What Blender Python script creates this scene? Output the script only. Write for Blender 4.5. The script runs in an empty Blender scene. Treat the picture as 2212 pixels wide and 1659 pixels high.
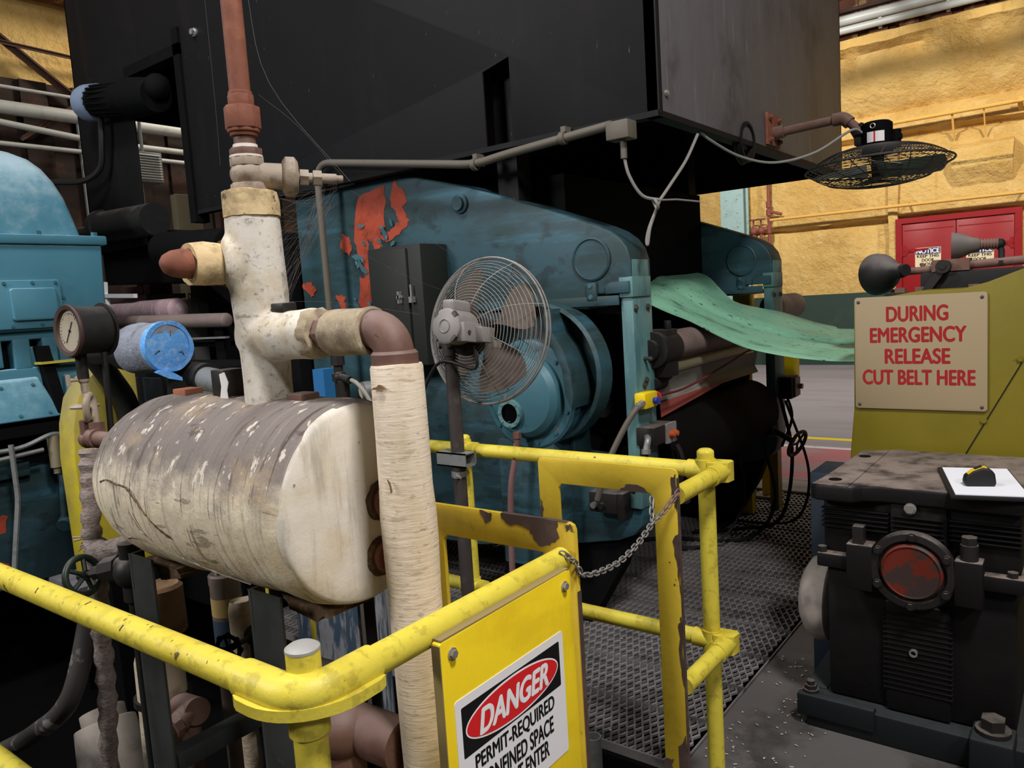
import bpy, bmesh, math, random
from mathutils import Vector, Matrix, noise as mnoise
from math import sin, cos, pi, radians, sqrt
SC = bpy.context.scene
COL = SC.collection
rnd = random.Random(11)

# ------------------------------------------------------------------ camera
cam_d = bpy.data.cameras.new('camera'); cam = bpy.data.objects.new('camera', cam_d); COL.objects.link(cam)
cam_d.sensor_width = 36.0; cam_d.lens = 1670.0 / 2212.0 * 36.0; cam_d.clip_start = 0.02; cam_d.clip_end = 200
Rw = Vector((0.796158, 0.601764, -0.063338)); Uw = Vector((-0.014813, 0.124027, 0.992168)); Fw = Vector((-0.604907, 0.788985, -0.107659))
m = Matrix.Identity(4)
for i in range(3):
    m[i][0] = Rw[i]; m[i][1] = Uw[i]; m[i][2] = -Fw[i]
m[2][3] = 1.6
cam.matrix_world = m
SC.camera = cam

# ------------------------------------------------------------------ world, lights, exposure
W = bpy.data.worlds.new('hall_ambient'); SC.world = W; W.use_nodes = True
W.node_tree.nodes['Background'].inputs[0].default_value = (0.80, 0.87, 1.0, 1)
W.node_tree.nodes['Background'].inputs[1].default_value = 0.022
def area(name, loc, target, size, power, col=(1, .95, .88), size_y=None):
    d = bpy.data.lights.new(name, 'AREA'); d.energy = power; d.color = col; d.size = size
    if size_y: d.shape = 'RECTANGLE'; d.size_y = size_y
    o = bpy.data.objects.new(name, d); COL.objects.link(o); o.location = loc
    o.rotation_euler = (Vector(target) - Vector(loc)).to_track_quat('-Z', 'Y').to_euler()
    return o
area('high_bay_light_aisle', (1.15, 0.55, 5.4), (-1.0, 1.3, .8), .6, 215, (1, .965, .95))
area('fill_light_walkway', (3.2, -0.9, 4.6), (-1.0, 1.3, .8), .6, 88, (1, .965, .95))  # weaker fill added to brighten the danger board and tank end
area('fill_light_pit', (-4.3, -2.6, 3.9), (-2.2, 1.0, .9), 1.0, 165, (1, .965, .955))  # added frontal fill, hung low to lift the tank side and lower pipes
area('high_bay_light_left', (-3.6, 0.2, 6.2), (-5.6, 2.2, 1.6), .9, 150, (.95, .98, 1))
area('high_bay_light_wall', (-4.5, 9.6, 6.4), (-4.0, 14.5, 2.0), .5, 380, (1, .95, .88))
area('high_bay_light_wall_east', (1.5, 9.8, 6.4), (0.5, 14.5, 2.2), .5, 380, (1, .95, .88))
area('high_bay_light_far_left', (-8.7, 7.5, 6.6), (-11, 5.5, 4.9), .8, 150, (1, .92, .8))
SC.view_settings.view_transform = 'Standard'; SC.view_settings.look = 'None'
SC.view_settings.exposure = 0.0; SC.view_settings.gamma = 1.0
SC.view_settings.use_curve_mapping = False

# ------------------------------------------------------------------ materials
def hx(h):
    h = h.lstrip('#'); v = [int(h[i:i+2], 16) / 255 for i in (0, 2, 4)]
    return tuple(c / 12.92 if c <= .04045 else ((c + .055) / 1.055) ** 2.4 for c in v) + (1,)
MATS = {}
def mat(name, col, rough=.6, metal=0.0, layers=(), dust=None, bump=(), spec=.4):
    """layers: (colour, scale or (sx,sy,sz), lo, hi, amount[, detail]) noise masks painted over the base; dust: (colour, lo, hi, amount) on up-facing faces"""
    if name in MATS: return MATS[name]
    M = bpy.data.materials.new(name); M.use_nodes = True; nt = M.node_tree; N = nt.nodes; L = nt.links
    b = N['Principled BSDF']; b.inputs['Roughness'].default_value = rough; b.inputs['Metallic'].default_value = metal
    b.inputs['Specular IOR Level'].default_value = spec
    tc = N.new('ShaderNodeTexCoord')
    def nz(scale, detail=6, seed=0):
        mp = N.new('ShaderNodeMapping'); L.new(tc.outputs['Object'], mp.inputs['Vector'])
        mp.inputs['Scale'].default_value = scale if isinstance(scale, tuple) else (scale,) * 3
        mp.inputs['Location'].default_value = (seed * 3.1, seed * 1.7, seed * 2.3)
        t = N.new('ShaderNodeTexNoise'); t.inputs['Scale'].default_value = 1; t.inputs['Detail'].default_value = detail
        t.inputs['Roughness'].default_value = .62
        L.new(mp.outputs[0], t.inputs['Vector']); return t.outputs['Fac']
    def ramp(fac, lo, hi):
        r = N.new('ShaderNodeMapRange'); r.inputs['From Min'].default_value = lo; r.inputs['From Max'].default_value = hi
        r.interpolation_type = 'SMOOTHSTEP'; L.new(fac, r.inputs['Value']); return r.outputs['Result']
    cur = None; base = hx(col) if isinstance(col, str) else col
    def mix(fac, colr, amt):
        nonlocal cur
        x = N.new('ShaderNodeMix'); x.data_type = 'RGBA'
        if cur is None: x.inputs['A'].default_value = base
        else: L.new(cur, x.inputs['A'])
        x.inputs['B'].default_value = hx(colr)
        if amt != 1:
            k = N.new('ShaderNodeMath'); k.operation = 'MULTIPLY'; k.inputs[1].default_value = amt; L.new(fac, k.inputs[0]); fac = k.outputs[0]
        L.new(fac, x.inputs['Factor']); cur = x.outputs['Result']
    if dust:
        g = N.new('ShaderNodeNewGeometry'); sx = N.new('ShaderNodeSeparateXYZ'); L.new(g.outputs['True Normal' if len(dust) > 4 else 'Normal'], sx.inputs[0])
        n0 = nz(9, 5, 3); a = N.new('ShaderNodeMath'); a.operation = 'MULTIPLY_ADD'; a.inputs[1].default_value = .9; a.inputs[2].default_value = -.45
        L.new(n0, a.inputs[0]); s2 = N.new('ShaderNodeMath'); s2.operation = 'ADD'; L.new(a.outputs[0], s2.inputs[0]); L.new(sx.outputs['Z'], s2.inputs[1])
        mix(ramp(s2.outputs[0], dust[1], dust[2]), dust[0], dust[3])
    for i, ly in enumerate(layers):
        mix(ramp(nz(ly[1], ly[5] if len(ly) > 5 else 7, i + 1), ly[2], ly[3]), ly[0], ly[4])
    if cur is None: b.inputs['Base Color'].default_value = base
    else: L.new(cur, b.inputs['Base Color'])
    prev = None
    for i, (sc, st, dist) in enumerate(bump):
        bp = N.new('ShaderNodeBump'); bp.inputs['Strength'].default_value = st; bp.inputs['Distance'].default_value = dist
        L.new(nz(sc, 8, 11 + i), bp.inputs['Height'])
        if prev: L.new(prev, bp.inputs['Normal'])
        prev = bp.outputs[0]
    if prev: L.new(prev, b.inputs['Normal'])
    MATS[name] = M; return M

mat('rail_yellow', '#dccb48', .45, layers=[('#b79c1e', 5, .45, .75, .55), ('#77662c', 34, .54, .64, .32), ('#8d7a30', (9, 9, 9), .55, .68, .25), ('#4a352d', 20, .68, .69, .9)], bump=[(40, .3, .004), (120, .2, .0015)])
mat('frame_yellow', '#d6b838', .5, layers=[('#a98a1c', (4, 4, 2), .42, .75, .6), ('#4d3a2c', 9, .70, .715, .95), ('#6b5a22', 34, .62, .74, .4)], bump=[(45, .2, .003)])
mat('bare_steel_brown', '#4b3b37', .7, layers=[('#6b5850', 20, .45, .75, .6)])
mat('board_yellow', '#f3d321', .5, layers=[('#d8b51a', (30, 3, 8), .45, .7, .6), ('#8a7420', (6, 9, 6), .66, .8, .5)], bump=[((4, 60, 14), .35, .004)])
mat('ply_edge', '#8c7a4c', .8)
mat('canvas_jacket', '#e9ddc4', .85, layers=[('#c9ab78', (3, 4, 5), .48, .68, .5), ('#ddd3c4', (34, 16, 16), .585, .615, .75), ('#8d8078', (60, 2.5, 2.5), .53, .64, .5), ('#453830', (110, 3, 3), .60, .66, .75), ('#564840', (44, 7, 7), .60, .64, .6), ('#4a3c33', (5, 7, 24), .63, .655, .5)],
    dust=('#6f6765', -.10, .50, .95), bump=[((45, 4, 4), .5, .004), (12, .5, .014)], spec=.2)
mat('canvas_end', '#ddd6ca', .7, layers=[('#cbb890', 6, .48, .7, .5), ('#8d857d', (6, 22, 3), .50, .68, .5), ('#54453a', 18, .64, .67, .7)], bump=[(20, .4, .006), (90, .2, .002)])
mat('canvas_riser', '#dad4c8', .72, layers=[('#c0ae88', 7, .46, .64, .6), ('#93856f', 11, .52, .66, .5), ('#6d5f52', 60, .56, .66, .5), ('#5d4e42', (14, 14, 40), .66, .68, .5)], bump=[(25, .35, .006)])
mat('calcium_block', '#d6bd90', .85, layers=[('#8d7a58', 14, .45, .62, .7), ('#4d3d30', 26, .60, .64, .9)], bump=[(40, .6, .006)])
mat('canvas_pipe', '#e8d8c2', .75, layers=[('#cdb894', (12, 12, 4), .45, .75, .6), ('#937b60', (16, 16, 90), .56, .68, .45), ('#6b5744', (34, 34, 130), .61, .64, .4), ('#a98a66', 7, .62, .8, .6)], bump=[((14, 14, 130), .6, .003)])
mat('stained_insulation', '#a99a80', .9, layers=[('#6f6152', 16, .42, .7, .8), ('#d2c39f', 22, .58, .7, .7)], bump=[(40, .6, .006)])
mat('torn_insulation', '#54402e', .95, layers=[('#8d7450', 40, .5, .7, .7)], bump=[(60, .8, .008)])
mat('rust_pipe', '#7c4a38', .75, layers=[('#9a6148', 18, .45, .7, .6), ('#5b382d', 30, .55, .72, .6)], bump=[(80, .3, .002)])
mat('brown_iron', '#684b40', .6, layers=[('#82665c', 15, .45, .72, .6), ('#4e3932', 30, .6, .75, .6)], dust=('#9b8782', .2, 1.0, .5), bump=[(70, .25, .002)])
mat('valve_grey', '#a0917f', .6, layers=[('#6d5c4b', 24, .5, .68, .8), ('#8aa093', 12, .62, .75, .5)], dust=('#aea59b', .3, 1, .5), bump=[(60, .4, .003)])
mat('tape_white', '#e6dcd2', .6)
mat('dusty_black', '#121111', .7, layers=[('#2c2927', 12, .5, .8, .7)], dust=('#5d5550', .5, 1.1, .55), bump=[(60, .3, .002)])
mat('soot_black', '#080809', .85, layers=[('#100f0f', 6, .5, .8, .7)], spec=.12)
mat('hood_black', '#131214', .62, layers=[('#0c0c0d', (1.2, 1.2, 1.2), .42, .7, .7), ('#1f1b1a', (3, 3, .7), .52, .7, .6), ('#8d8a84', (90, 90, 9), .72, .73, .7)], bump=[(3, .1, .01)], spec=.22)
mat('hood_end_grey', '#625f60', .55, layers=[('#454242', (2, 2.2, .5), .45, .7, .8), ('#858180', (9, 10, .9), .55, .70, .3), ('#9a9693', (40, 40, 3), .62, .68, .35), ('#574638', 2.4, .56, .7, .4), ('#2b2726', 1.4, .52, .7, .7)], bump=[(3, .1, .01)])
mat('machine_teal', '#31505a', .55, layers=[('#263b3c', (1.4, 1.4, 4), .42, .60, .9), ('#3a6a7c', (.8, .8, 7), .54, .66, .6), ('#1a2324', (7, 7, 9), .54, .66, .6), ('#3a4238', 22, .60, .70, .5), ('#b4532f', 15, .775, .78, .9)], bump=[(6, .15, .01)])
mat('machine_teal_pale', '#5f8686', .5, layers=[('#41666c', (8, 8, 2.5), .45, .66, .8), ('#3c3f38', (12, 12, 5), .64, .74, .75), ('#a7b2a0', 20, .62, .72, .5)], bump=[(20, .2, .004)])
mat('housing_blue', '#4f8699', .42, layers=[('#427687', 2.5, .45, .7, .6), ('#2c5562', 24, .70, .76, .6)], dust=('#a4c6d2', .2, .95, .85), bump=[(8, .15, .008), (70, .1, .002)])
mat('lid_blue', '#4f8699', .42, layers=[('#7fb0c2', 5, .55, .75, .4)], dust=('#b6ccd4', .05, .75, .85), bump=[(8, .15, .008), (60, .15, .003)])
mat('primer_orange', '#a6432a', .65, layers=[('#7c2f1c', 12, .45, .65, .7), ('#b9583a', 25, .58, .7, .5)])
mat('paint_flap', '#456b75', .6)
mat('cabinet_dark_green', '#1e201c', .6, layers=[('#292a24', 5, .5, .8, .5)])
mat('belt_green', '#92d0ae', .5, layers=[('#74b392', (1.4, 7, 2), .48, .72, .6), ('#2c3a30', (22, 55, 30), .62, .64, .9), ('#d8e4d8', (30, 60, 30), .665, .67, .9), ('#39493d', (1.2, 3, 2), .60, .72, .8)])
mat('roll_taupe', '#806f69', .6, layers=[('#5b4e4a', (2, 6, 6), .45, .75, .6)])
mat('roll_mauve', '#9d8488', .5, layers=[('#c2aeb0', (40, 12, 12), .52, .62, .6)])
mat('roll_cream', '#cfcaa6', .45, layers=[('#a5a079', (6, 1, 6), .5, .75, .5)])
mat('web_grey', '#8b8880', .6, layers=[('#5f5b54', (30, 1.5, 5), .5, .7, .6)])
mat('web_red', '#a34a44', .6); mat('web_orange', '#a06a34', .6)
mat('guard_yellow', '#7a6d18', .45, layers=[('#6c6016', 2, .42, .72, .7), ('#3d3414', 26, .69, .76, .8)], bump=[(30, .15, .003)])
mat('guard_yellow_dusty', '#d8c42c', .5, dust=('#93875c', -.35, .5, .9), layers=[('#c7b220', 3, .5, .8, .5)])
mat('gear_paint', '#100e0e', .62, layers=[('#181514', 9, .48, .75, .7), ('#121011', 3, .5, .75, .6)], dust=('#8b7d74', .75, 1.05, .9), bump=[(30, .25, .004)], spec=.25)
mat('gear_ribs', '#100e0e', .7, layers=[('#161312', 9, .48, .75, .7)], spec=.2)
mat('cover_teal', '#3f6a76', .45, layers=[('#3b6470', 3, .45, .65, .7), ('#5b8f9e', (1, 1, 5), .56, .7, .5), ('#b4532f', 18, .70, .705, .9)])
mat('lamp_black', '#141313', .65, dust=('#837b77', -.05, 1.0, .75), bump=[(60, .3, .002)])
mat('gear_steel', '#292625', .5, .25, layers=[('#2b2827', 14, .45, .72, .7)], dust=('#8b8078', .6, 1.0, .6), bump=[(50, .2, .003)])
mat('gear_base_blue', '#101518', .6, layers=[('#191e21', 12, .55, .8, .6)], dust=('#37393a', .6, 1.0, .7))
mat('cap_red', '#6a2415', .6, layers=[('#3a2f2b', 14, .50, .53, .95)])
mat('coupling_grey', '#a0968c', .7, layers=[('#6a625b', 8, .45, .7, .7)], bump=[(50, .2, .002)])
mat('steel_bright', '#b9b7b2', .35, .7, layers=[('#7d7a74', 40, .5, .7, .6)])
mat('wire_grey', '#8e8a85', .5, .35, layers=[('#5e5a55', 30, .5, .7, .6)])
mat('wire_dark', '#3c3938', .5, .3, dust=('#75706b', .3, 1, .5))
mat('fan_grey', '#8a8582', .5, layers=[('#6b6663', 14, .5, .75, .5)], dust=('#a9a29d', .3, 1, .6))
mat('fan_pole', '#3d3735', .55, layers=[('#55504d', 20, .5, .75, .6), ('#c9b82c', 16, .745, .755, .9)])
mat('blade_dust', '#5f544c', .8, layers=[('#3f3833', 12, .45, .7, .7)])
mat('blade_steel', '#6f716c', .45, .4)
mat('conduit_grey', '#5f594f', .55, layers=[('#5c5449', 20, .5, .72, .7)])
mat('galv_grey', '#8f9190', .45, .4, layers=[('#6c6d6b', 30, .5, .7, .6)])
mat('cable_black', '#141312', .6); mat('cable_grey', '#8c8983', .6)
mat('sign_beige', '#998768', .6, layers=[('#a8946c', (4, 4, 2), .55, .8, .5), ('#7b6247', 18, .70, .78, .6)])
mat('sign_white', '#efeded', .4, layers=[('#d6d3d0', 12, .55, .8, .4)])
mat('sign_cream', '#e6d6ae', .5, layers=[('#c7ae80', 20, .6, .75, .6)])
mat('ink_red', '#9b191d', .5); mat('ink_black', '#0d0d0e', .5); mat('danger_red', '#dd2226', .4); mat('ink_white', '#f4f3f2', .45); mat('ink_blue', '#2c2b62', .5)
mat('door_red', '#94191e', .4, layers=[('#7c1317', 3, .5, .8, .6), ('#c8343a', 30, .68, .74, .4)], bump=[(10, .1, .01)])
mat('bolt_dark', '#4d4a47', .5, .3); mat('bolt_teal', '#386373', .5)
mat('felt_blue', '#64a8ec', .95, layers=[('#a9cdf2', 30, .45, .7, .7), ('#3f86d8', 14, .6, .75, .6)], bump=[(90, .8, .006)])
mat('felt_grey', '#8e93a0', .98, layers=[('#5c5554', 8, .48, .7, .8), ('#a9bede', 20, .55, .75, .6)], bump=[(70, .9, .008)])
mat('rope_lagging', '#a0928c', .95, layers=[('#6f635d', 50, .45, .65, .7)], bump=[((70, 70, 140), 1.0, .01)])
mat('lagging_white', '#c9b9a0', .85, layers=[('#8d7a62', 9, .45, .7, .7), ('#4c3f35', 22, .62, .72, .7)], bump=[((30, 30, 60), .7, .008)])
mat('lagging_brown', '#86694a', .85, layers=[('#5c4430', 12, .45, .7, .8)], bump=[(30, .6, .006)])
mat('band_black', '#22201f', .5)
mat('stand_steel', '#353836', .6, layers=[('#262726', 8, .45, .7, .7), ('#5c5348', 24, .66, .74, .5)])
mat('drum_blue', '#44566a', .5, layers=[('#a7a6a8', (40, 40, 6), .48, .58, .75), ('#2c3d50', 4, .5, .8, .5)])
mat('filter_can', '#8a7d72', .5, .2, layers=[('#5d4e45', (14, 14, 5), .45, .7, .7)])
mat('label_blue', '#3a4c5f', .6); mat('label_tan', '#b39b62', .6)
mat('brick_red', '#a4674e', .8, layers=[('#c0958a', 20, .5, .75, .5)])
mat('paper_white', '#eef0f6', .6); mat('rubber_black', '#171719', .55); mat('tape_yellow', '#e8c420', .4)
mat('plastic_yellow', '#f0cf10', .4); mat('plastic_red', '#b7322f', .4); mat('plastic_blue', '#24409a', .4); mat('lens_amber', '#c0562c', .25)
mat('dial_face', '#b0a793', .5, layers=[('#a5977c', 14, .5, .75, .5)]); mat('gauge_rim', '#43302b', .6)
mat('concrete_far', '#878388', .75, layers=[('#777175', (.5, 3, 1), .45, .7, .7), ('#a29ca0', (2, 14, 1), .62, .75, .5), ('#5f595b', 5, .68, .8, .5)])
mat('floor_red', '#a9656a', .75, layers=[('#8e8084', (1.6, 3, 1), .48, .66, .8), ('#b88f92', 9, .62, .75, .5)])
mat('floor_white', '#c9c5c3', .7, layers=[('#938c8b', 7, .5, .7, .7)]); mat('line_yellow', '#dcc71f', .6)
mat('timber_step', '#8f8784', .8, layers=[('#6a615d', (2, 12, 4), .45, .7, .7)])
mat('floor_plate', '#625e5c', .6, .1, layers=[('#343130', 3, .45, .66, .8), ('#6b6663', 9, .55, .7, .6), ('#d9d2bd', 60, .775, .785, .9)], bump=[(50, .15, .002)])
mat('grating_steel', '#858180', .55, .3, layers=[('#3c3937', 6, .45, .7, .7), ('#7d7a77', 20, .6, .75, .5)])
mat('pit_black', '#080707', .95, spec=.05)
mat('wall_foam_yellow', '#dbb66d', .8, layers=[('#c3974a', .9, .42, .66, .6), ('#e3c484', 3.5, .52, .68, .5), ('#9c7434', (4, 4, .5), .58, .70, .35)], bump=[(2.2, .8, .15), (7, .7, .05), (30, .6, .015)])
mat('wall_green', '#2d4038', .6, layers=[('#3d5247', 3, .5, .75, .6)], bump=[(20, .2, .006)])
mat('roof_rust', '#54301f', .85, layers=[('#a58762', 2.2, .55, .66, .8), ('#2c1b14', 1.3, .5, .7, .7)])
mat('panel_rust', '#2e221c', .85, layers=[('#4b3022', 3, .48, .7, .8)])
mat('truss_rust', '#4a2f24', .8, layers=[('#6a4430', 10, .5, .7, .7)])
mat('pipe_white', '#b9bab4', .5, layers=[('#8f8a80', 5, .5, .75, .6)]); mat('pipe_duct_blue', '#b2b4b0', .4)
mat('pipe_rust_red', '#8a4b40', .7, layers=[('#6b3a32', 12, .5, .7, .7)])
mat('pipe_wall_yellow', '#d9a955', .7, layers=[('#a9622f', (3, 3, 3), .58, .7, .8)])
mat('column_teal', '#9dbab8', .5, layers=[('#7c9896', 8, .5, .75, .6)])
mat('web_thread', '#7d7873', .9)
mat('dark_green_paint', '#1d3328', .6)
mat('beige_panel', '#8c8268', .7)
mat('lens_glass_dark', '#08080a', .15)
mat('hose_mauve', '#7b5a58', .6)
mat('debris_pale', '#b8b0a0', .8)

# ------------------------------------------------------------------ mesh helpers
V = Vector
def frame(ax):
    ax = V(ax).normalized(); t = V((0, 0, 1)) if abs(ax.z) < .9 else V((1, 0, 0))
    u = ax.cross(t).normalized(); return u, ax.cross(u).normalized(), ax
class MB:
    def __init__(s): s.v = []; s.f = []; s.mk = []
    def mark(s): s.mk.append((len(s.v), len(s.f))); return s
    def add(s, vs, fs):
        o = len(s.v); s.v += [V(p) for p in vs]; s.f += [tuple(i + o for i in f) for f in fs]; return s
    def box(s, x0, x1, y0, y1, z0, z1):
        return s.hexa([(x0, y0, z0), (x1, y0, z0), (x1, y1, z0), (x0, y1, z0), (x0, y0, z1), (x1, y0, z1), (x1, y1, z1), (x0, y1, z1)])
    def hexa(s, p):
        return s.add(p, [(0, 3, 2, 1), (4, 5, 6, 7), (0, 1, 5, 4), (1, 2, 6, 5), (2, 3, 7, 6), (3, 0, 4, 7)])
    def obox(s, c, u, v, w):        # centre and three half-extent vectors
        c, u, v, w = V(c), V(u), V(v), V(w)
        return s.hexa([c-u-v-w, c+u-v-w, c+u+v-w, c-u+v-w, c-u-v+w, c+u-v+w, c+u+v+w, c-u+v+w])
    def bar(s, a, b, w, h, up=(0, 0, 1)):
        a, b = V(a), V(b); d = b - a; up = V(up)
        side = d.cross(up); side = side.normalized() if side.length > 1e-6 else V((1, 0, 0)); n = side.cross(d).normalized()
        return s.obox((a + b) / 2, d / 2, side * w / 2, n * h / 2)
    def lathe(s, prof, o=(0, 0, 0), ax=(0, 0, 1), n=28, close=True):   # prof: (radius, height)
        u, v, w = frame(ax); o = V(o); vs = []; fs = []
        for r, h in prof:
            for k in range(n):
                a = 2 * pi * k / n; vs.append(o + w * h + (u * cos(a) + v * sin(a)) * r)
        for i in range(len(prof) - 1):
            for k in range(n): fs.append((i*n+k, i*n+(k+1) % n, (i+1)*n+(k+1) % n, (i+1)*n+k))
        if close:
            if prof[0][0] > 1e-5: fs.append(tuple(range(n))[::-1])
            if prof[-1][0] > 1e-5: fs.append(tuple((len(prof)-1)*n + k for k in range(n)))
        return s.add(vs, fs)
    def cyl(s, a, b, r, r2=None, n=20):
        a, b = V(a), V(b); return s.lathe([(r, 0), (r if r2 is None else r2, (b - a).length)], a, b - a, n)
    def ring(s, a, b, ro, ri, n=28):   # open tube wall
        a, b = V(a), V(b); h = (b - a).length; return s.lathe([(ri, 0), (ro, 0), (ro, h), (ri, h), (ri, 0)], a, b - a, n, False)
    def tube(s, pts, r, n=10, closed=False):
        pts = [V(p) for p in pts]; m = len(pts); rr = r if isinstance(r, (list, tuple)) else [r] * m
        tan = []
        for i in range(m):
            a = pts[i-1] if (i > 0 or closed) else pts[i]; b = pts[(i+1) % m] if (i < m-1 or closed) else pts[i]
            t = (b - a); tan.append(t.normalized() if t.length > 1e-9 else V((0, 0, 1)))
        u, v, w = frame(tan[0]); vs = []; fs = []
        for i in range(m):
            if i:
                u = u - tan[i] * u.dot(tan[i]); u = u.normalized() if u.length > 1e-6 else frame(tan[i])[0]
            v = tan[i].cross(u)
            for k in range(n):
                a = 2 * pi * k / n; vs.append(pts[i] + (u * cos(a) + v * sin(a)) * rr[i])
        for i in range(m if closed else m - 1):
            j = (i + 1) % m
            for k in range(n): fs.append((i*n+k, i*n+(k+1) % n, j*n+(k+1) % n, j*n+k))
        if not closed: fs += [tuple(range(n))[::-1], tuple((m-1)*n+k for k in range(n))]
        return s.add(vs, fs)
    def torus(s, c, ax, R, r, N=40, n=8, a0=0, a1=2*pi):
        u, v, w = frame(ax); c = V(c); full = abs(a1 - a0 - 2*pi) < 1e-6
        k = N if full else N + 1
        return s.tube([c + (u * cos(a0 + (a1-a0)*i/N) + v * sin(a0 + (a1-a0)*i/N)) * R for i in range(k)], r, n, full)
    def sph(s, c, r, n=20, m=10, sc=(1, 1, 1)):
        c = V(c); vs = []; fs = []
        for i in range(m + 1):
            t = pi * i / m
            for k in range(n):
                a = 2*pi*k/n; vs.append(c + V((r*sin(t)*cos(a)*sc[0], r*sin(t)*sin(a)*sc[1], r*cos(t)*sc[2])))
        for i in range(m):
            for k in range(n): fs.append((i*n+k, (i+1)*n+k, (i+1)*n+(k+1) % n, i*n+(k+1) % n))
        return s.add(vs, fs)
    def prism(s, poly, o, u, v, d):    # polygon in (u,v) plane pushed along d
        o, u, v, d = V(o), V(u), V(v), V(d); n = len(poly)
        a = [o + u*p[0] + v*p[1] for p in poly]
        return s.add(a + [p + d for p in a], [tuple(range(n))[::-1], tuple(range(n, 2*n))] + [(i, (i+1) % n, n+(i+1) % n, n+i) for i in range(n)])
    def bolt(s, p, ax, r=.012, h=.008):
        s.mark(); p = V(p); ax = V(ax).normalized(); s.cyl(p - ax*.002, p + ax*h*.35, r*1.35, n=14); return s.cyl(p + ax*h*.3, p + ax*h, r, n=6)
    def build(s, name, m, parent=None, bevel=0, ang=38, jit=None, sub=0, seg=2):
        me = bpy.data.meshes.new(name); me.from_pydata([tuple(p) for p in s.v], [], s.f); me.update()
        bm = bmesh.new(); bm.from_mesh(me)
        bmesh.ops.remove_doubles(bm, verts=bm.verts, dist=1e-6)
        if bevel:
            es = [e for e in bm.edges if len(e.link_faces) == 2 and e.calc_face_angle(0) > .5]
            bmesh.ops.bevel(bm, geom=es, offset=bevel, segments=seg, affect='EDGES', profile=.5, clamp_overlap=True)
        if sub: bmesh.ops.subdivide_edges(bm, edges=bm.edges, cuts=sub, use_grid_fill=True)
        bmesh.ops.recalc_face_normals(bm, faces=bm.faces)
        if jit:
            bm.normal_update()
            for q in bm.verts:
                k = mnoise.noise(q.co * jit[1]) + .5 * mnoise.noise(q.co * jit[1] * 2.7); q.co += q.normal * k * jit[0]
        bm.to_mesh(me); bm.free()
        for p in me.polygons: p.use_smooth = True
        me.set_sharp_from_angle(angle=radians(ang))
        me.materials.append(MATS[m] if isinstance(m, str) else m)
        o = bpy.data.objects.new(name, me); COL.objects.link(o)
        if parent: attach(o, parent)
        return o
def each(b, name, m, parent, **k):      # every marked piece becomes a part of its own
    ends = b.mk[1:] + [(len(b.v), len(b.f))]; out = []
    for (v0, f0), (v1, f1) in zip(b.mk, ends):
        q = MB(); q.v = b.v[v0:v1]; q.f = [tuple(i - v0 for i in f) for f in b.f[f0:f1]]; out.append(q.build(name, m, parent, **k))
    return out
def attach(o, parent):
    o.parent = parent
    root = parent; off = V((0, 0, 0))
    while root:
        off += root.location if root.type == 'EMPTY' else V((0, 0, 0)); root = root.parent
    o.matrix_parent_inverse = Matrix.Translation(-off) if parent.type == 'EMPTY' else Matrix.Identity(4)
def tag(o, label=None, cat=None, group=None, kind=None):
    if label: o['label'] = label
    if cat: o['category'] = cat
    if group: o['group'] = group
    if kind: o['kind'] = kind
    return o
def thing(name, loc, label, cat, group=None):
    o = bpy.data.objects.new(name, None); COL.objects.link(o); o.location = loc; o.empty_display_size = .1
    return tag(o, label, cat, group)
def copy_tree(o, parent=None):
    c = o.copy(); COL.objects.link(c)
    if parent: c.parent = parent
    for ch in list(o.children): copy_tree(ch, c)
    return c
def arc(c, u, v, r, a0, a1, n=8):
    c, u, v = V(c), V(u), V(v)
    return [c + (u*cos(a0+(a1-a0)*i/n) + v*sin(a0+(a1-a0)*i/n))*r for i in range(n+1)]
def bend(pts, r, n=6):              # polyline with rounded corners
    pts = [V(p) for p in pts]; out = [pts[0]]
    for i in range(1, len(pts)-1):
        a, b, c = pts[i-1], pts[i], pts[i+1]; d1 = (a-b); d2 = (c-b); k = min(r, d1.length*.48, d2.length*.48)
        p, q = b + d1.normalized()*k, b + d2.normalized()*k
        for j in range(n+1):
            t = j/n; out.append(p*(1-t)**2 + b*2*t*(1-t) + q*t*t)
    return out + [pts[-1]]
def spline(pts, n=8):               # Catmull-Rom
    pts = [V(p) for p in pts]; P = [pts[0]*2-pts[1]] + pts + [pts[-1]*2-pts[-2]]; out = []
    for i in range(1, len(P)-2):
        for j in range(n):
            t = j/n; a, b, c, d = P[i-1], P[i], P[i+1], P[i+2]
            out.append(.5*((2*b)+(c-a)*t+(2*a-5*b+4*c-d)*t*t+(3*b-a-3*c+d)*t**3))
    return out + [pts[-1]]
def rrect(w, h, r, n=5):            # rounded rectangle polygon about the origin
    out = []
    for cx, cy, a in ((w/2-r, h/2-r, 0), (-w/2+r, h/2-r, pi/2), (-w/2+r, -h/2+r, pi), (w/2-r, -h/2+r, 1.5*pi)):
        for i in range(n+1): out.append((cx+r*cos(a+pi/2*i/n), cy+r*sin(a+pi/2*i/n)))
    return out
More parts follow.
